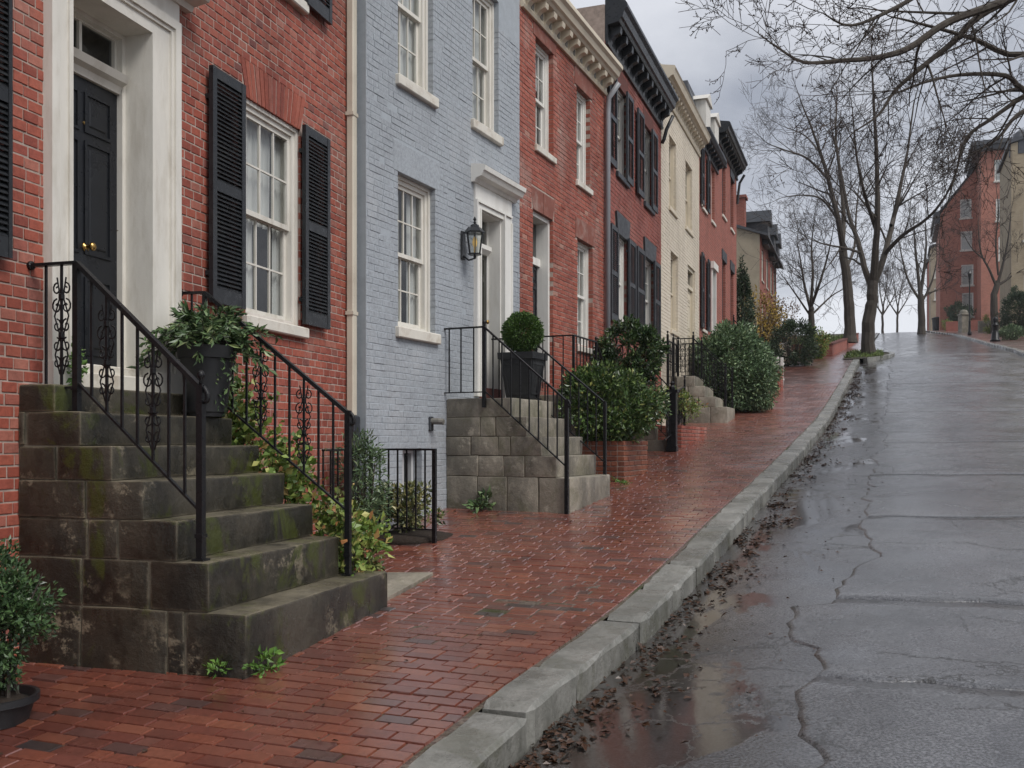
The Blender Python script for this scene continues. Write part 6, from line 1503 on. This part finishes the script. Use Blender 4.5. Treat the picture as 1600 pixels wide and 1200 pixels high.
# ================================================================ bare trees
def tree(name, label, base, limbs, seedv, trunk_r, group='bare trees', mat='bark', tmat='twig bark', maxd=4, spawn=7, L0=3.2, kids=(3,5), up=.05, rmin=.006, lean=None):
    """limbs: list of (points, r0, r1): hand-placed main limbs (first is the trunk); twigs grow from them"""
    random.seed(seedv); r = empty(name, base, 0, label, 'tree', group); o = Vector(base); m = MB(); tw = MB()
    for li, (pts, r0, r1) in enumerate(limbs):
        P = [Vector(p)-o for p in pts]; S_ = [P[0]]                              # smooth the path
        for i in range(len(P)-1):
            a, b, c, d = P[max(i-1,0)], P[i], P[i+1], P[min(i+2,len(P)-1)]
            for t in (.25,.5,.75,1): S_.append(.5*((2*b)+(c-a)*t+(2*a-5*b+4*c-d)*t*t+(3*b-a-3*c+d)*t**3))
        n = len(S_); S_ = [p+Vector((random.gauss(0,1),random.gauss(0,1),0))*min(r1,.1)*.2 for p in S_]
        rad = [r0+(r1-r0)*(i/(n-1)) for i in range(n)]
        if li == 0: rad[0] *= 1.45; rad[1] *= 1.12
        m.tube(S_, rad, 10 if li == 0 else 7, False)
        if spawn and li > 0:
            for k in range(spawn):
                f = random.uniform(.18, 1.0); i = min(n-2, int(f*(n-1))); q = S_[i].lerp(S_[i+1], f*(n-1)-i); dr = (S_[i+1]-S_[i]).normalized()
                ax = dr.orthogonal().normalized(); ax.rotate(Matrix.Rotation(random.uniform(0,6.28), 3, dr)); nd = dr.copy(); nd.rotate(Matrix.Rotation(R(random.uniform(22,60)), 3, ax))
                grow(m, q, nd, L0*random.uniform(.6,1.1)*(1.2-f*.65), rad[i]*random.uniform(.28,.5), 1, maxd, .24, up, kids, tw, rmin=rmin)
            e = S_[-1]; dr = (S_[-1]-S_[-2]).normalized()
            grow(m, e, dr, L0*.6, r1, 1, maxd, .24, up, kids, tw, rmin=rmin)
    m.build('trunk', mat, r, fix=False); tw.build('crown', tmat, r, fix=False)
    return r
def pxs(Y, *uv): return [px(u, v, Y+(dy[0] if dy else 0)) for u, v, *dy in uv]
Y = 46.5; bz = px(1357, 553, Y); bz.z = gz(bz.x, bz.y)-.15
tree('bare_tree', 'large bare tree with a forked trunk at the pavement edge, nearest on the hill', bz, [
  ([bz, *pxs(Y,(1357,505),(1362,470),(1364,440))], .33, .24),
  (pxs(Y,(1363,450),(1350,415,.5),(1340,375,1),(1326,335,2),(1312,260,3),(1300,205,3)), .17, .035),
  (pxs(Y,(1364,440),(1368,395,-.5),(1371,330,-1),(1370,255,-1),(1366,170,-1.5),(1362,95,-2)), .20, .03),
  (pxs(Y,(1365,445),(1380,405,0),(1394,350,1),(1405,300,1),(1418,235,2),(1428,160,2)), .18, .03),
  (pxs(Y,(1384,395),(1410,368,-1),(1448,342,-3),(1478,305,-4),(1496,262,-5)), .11, .025),
  (pxs(Y,(1344,395),(1322,388,-2),(1290,382,-3),(1262,372,-4)), .07, .018),
  (pxs(Y,(1369,360),(1350,300,-3),(1338,240,-4),(1332,170,-5)), .10, .02),
  (pxs(Y,(1392,352),(1404,318,3),(1412,268,5),(1440,215,6)), .09, .02)], 11, .4, maxd=4, spawn=8, L0=3.3, kids=(3,4))
Y = 60; bz = px(1328, 533, Y); q_, w_ = QW(bz.x, bz.y); bz.z = float(ZQ(q_))+.35
tree('bare_tree', 'tall bare tree in the raised lawn, left behind the forked tree', bz, [
  ([bz, *pxs(Y,(1327,480),(1322,430),(1316,385))], .36, .24),
  (pxs(Y,(1318,395),(1310,345,-1),(1298,295,-1),(1284,245,-1.5),(1268,200,-2),(1252,160,-2)), .20, .03),
  (pxs(Y,(1316,385),(1318,330,1),(1312,270,2),(1306,215,2),(1308,150,3)), .17, .03),
  (pxs(Y,(1310,345),(1285,312,-2),(1255,305,-3),(1225,308,-4)), .08, .02),
  (pxs(Y,(1294,280),(1262,248,-2),(1228,235,-3),(1200,225,-4)), .09, .02),
  (pxs(Y,(1322,420),(1335,385,2),(1338,330,3),(1345,270,4)), .11, .025),
  (pxs(Y,(1282,240),(1258,212,3),(1225,198,4)), .07, .02)], 12, .36, maxd=4, spawn=8, L0=3.6, kids=(3,4))
Y = 66; bz = px(1268, 538, Y); bz.z = gz(bz.x, bz.y)+.2
tree('bare_tree', 'small bushy bare tree behind the dark evergreen shrub', bz, [
  ([bz, *pxs(Y,(1268,500),(1267,480))], .24, .18),
  (pxs(Y,(1267,485),(1258,450,1),(1252,415,1),(1245,375,2)), .12, .03), (pxs(Y,(1267,480),(1280,445,-1),(1292,405,-1),(1300,370,-2)), .12, .03),
  (pxs(Y,(1267,478),(1270,430,0),(1268,385,1),(1272,345,1)), .12, .03), (pxs(Y,(1270,490),(1300,462,1),(1322,450,1)), .08, .02), (pxs(Y,(1264,490),(1240,455,1),(1222,430,1)), .08, .02)], 13, .24, maxd=4, spawn=6, L0=3.0, kids=(3,4), tmat='far twig', rmin=.009)
Y = 105; bz = px(1440, 521, Y); bz.z = gz(bz.x, bz.y)-.3
tree('bare_tree', 'slim bare tree at the crest of the road, left of the brick house', bz, [
  ([bz, *pxs(Y,(1440,490),(1438,460))], .42, .32),
  (pxs(Y,(1438,462),(1434,425),(1430,390),(1428,355)), .22, .05), (pxs(Y,(1438,460),(1444,420),(1447,385),(1446,350)), .22, .05), (pxs(Y,(1439,475),(1456,440),(1464,405)), .16, .04), (pxs(Y,(1438,470),(1420,440),(1410,405),(1404,372)), .16, .04)], 14, .4, maxd=4, spawn=6, L0=4.2, kids=(3,4), tmat='far twig', rmin=.013)
for i, (u, Y, v1, lab) in enumerate(((1379,150,408,'thin bare tree at the crest just right of the forked trunk'), (1402,165,430,'faint low bare tree in the middle of the crest'))):
    bz = px(u, 524, Y); bz.z = gz(bz.x, bz.y)-.3
    tree('bare_tree', lab, bz, [([bz, px(u, 500, Y), px(u+1, 480, Y)], .2, .15), (pxs(Y,(u+1,482),(u-4,455),(u-6,v1)), .12, .04), (pxs(Y,(u+1,480),(u+6,450),(u+9,v1+8)), .12, .04), (pxs(Y,(u,492),(u+14,470),(u+22,450)), .14, .04), (pxs(Y,(u,492),(u-14,470),(u-20,452)), .14, .04)], 20+i, .3, maxd=3, spawn=6, L0=4.5, kids=(3,4), tmat='far twig', rmin=.02)
# low bare scrub behind the lawn
bz = G(74, 9, .3); mk_bush('bare_thicket', 'brown leafless thicket at the back of the raised lawn', 'thicket', Vector(bz)+Vector((0,0,1.1)), (2.6,2.2,1.2), 1500, .16, 'russet leaf', None, 60, .25, .5, .3, Vector(bz), 60)
# street tree in front of the tan house
p = at_u(1556, 3.0); Y = p.y
tree('street_tree', 'bare street tree with a bent trunk in front of the flat-roofed brick block', p, [
  ([p, *pxs(Y,(1553,480),(1555,455),(1560,440))], .34, .22), (pxs(Y,(1558,450),(1545,420),(1533,395),(1528,350)), .13, .03), (pxs(Y,(1560,440),(1568,410),(1575,375),(1580,330)), .14, .03), (pxs(Y,(1560,445),(1582,430),(1598,405),(1610,370)), .12, .03), (pxs(Y,(1538,405),(1520,390),(1505,365)), .07, .02), (pxs(Y,(1560,430),(1556,380),(1560,330),(1556,290)), .1, .02)], 31, .3, maxd=4, spawn=6, L0=2.3, kids=(2,4), rmin=.008)
# big tree off to the right whose limbs hang over the road
tx = rp(12.2, .8); Y = 13.
top = Vector((tx.x-.1, tx.y, 4.6))
def lim(*a): return [top]+[px(u, v, y) for u, v, y in a]
tree('overhanging_tree', 'bare tree whose budding branches hang over the road from the right', tx-Vector((0,0,.2)), [
  ([tx-Vector((0,0,.2)), Vector((tx.x, tx.y, 2.0)), top], .34, .24),
  (lim((1720,-70,13),(1600,-12,12.8),(1530,25,12.6),(1490,65,12.5),(1440,105,12.3),(1400,140,12.2),(1372,180,12.1),(1335,205,12)), .070, .008),
  (lim((1720,-60,12.6),(1560,5,12.3),(1480,35,12.0),(1420,75,11.8),(1370,90,11.7),(1310,95,11.6),(1255,97,11.5),(1212,72,11.5),(1193,58,11.5)), .068, .005),
  (lim((1760,60,13.6),(1640,150,13.8),(1596,138,13.8),(1570,118,13.8),(1500,117,13.6),(1440,130,13.3),(1390,150,13)), .068, .008),
  (lim((1780,90,14.4),(1660,120,14.8),(1600,150,15),(1550,185,15),(1510,215,15),(1495,265,15),(1480,320,15)), .062, .008),
  (lim((1740,-40,11.8),(1600,-40,11.4),(1480,-30,11),(1400,12,10.8),(1330,40,10.7),(1285,20,10.6)), .06, .006),
  (lim((1740,20,14),(1600,85,14.4),(1520,60,14.4),(1450,40,14.2),(1390,25,14)), .07, .010),
  (lim((1800,130,15.4),(1640,160,16),(1590,180,16),(1560,215,16),(1530,235,16)), .07, .012)], 41, .3, maxd=4, spawn=10, L0=1.4, kids=(2,4), up=-.01, rmin=.0035)
# buds on the twigs
ot = bpy.data.objects['overhanging_tree']; crown = [c for c in ot.children if c.name.startswith('crown')][0]
vv = np.empty(len(crown.data.vertices)*3, 'f'); crown.data.vertices.foreach_get('co', vv); vv = vv.reshape(-1,3); sel = vv[rng.integers(0, len(vv), 3000)]
leaf_mesh('buds', sel, rng.normal(0,1,(3000,3)), .03, 'twig bark', ot, .5, .3, .6)
# damp air: far things fade a little
hz = MB().box(-70, 150, -12, 215, -8, 40).build('haze', None, None, kind='stuff')
hm = bpy.data.materials.new('haze'); hm.use_nodes = True; hm.node_tree.nodes.clear()
ho = hm.node_tree.nodes.new('ShaderNodeOutputMaterial'); hv = hm.node_tree.nodes.new('ShaderNodeVolumePrincipled')
hv.inputs['Color'].default_value = (.93,.95,1,1); hv.inputs['Density'].default_value = .0003; hm.node_tree.links.new(hv.outputs[0], ho.inputs['Volume']); hz.data.materials.append(hm)
print('TRIS', sum(len(o.data.polygons) for o in bpy.data.objects if o.type == 'MESH'), len(bpy.data.objects))
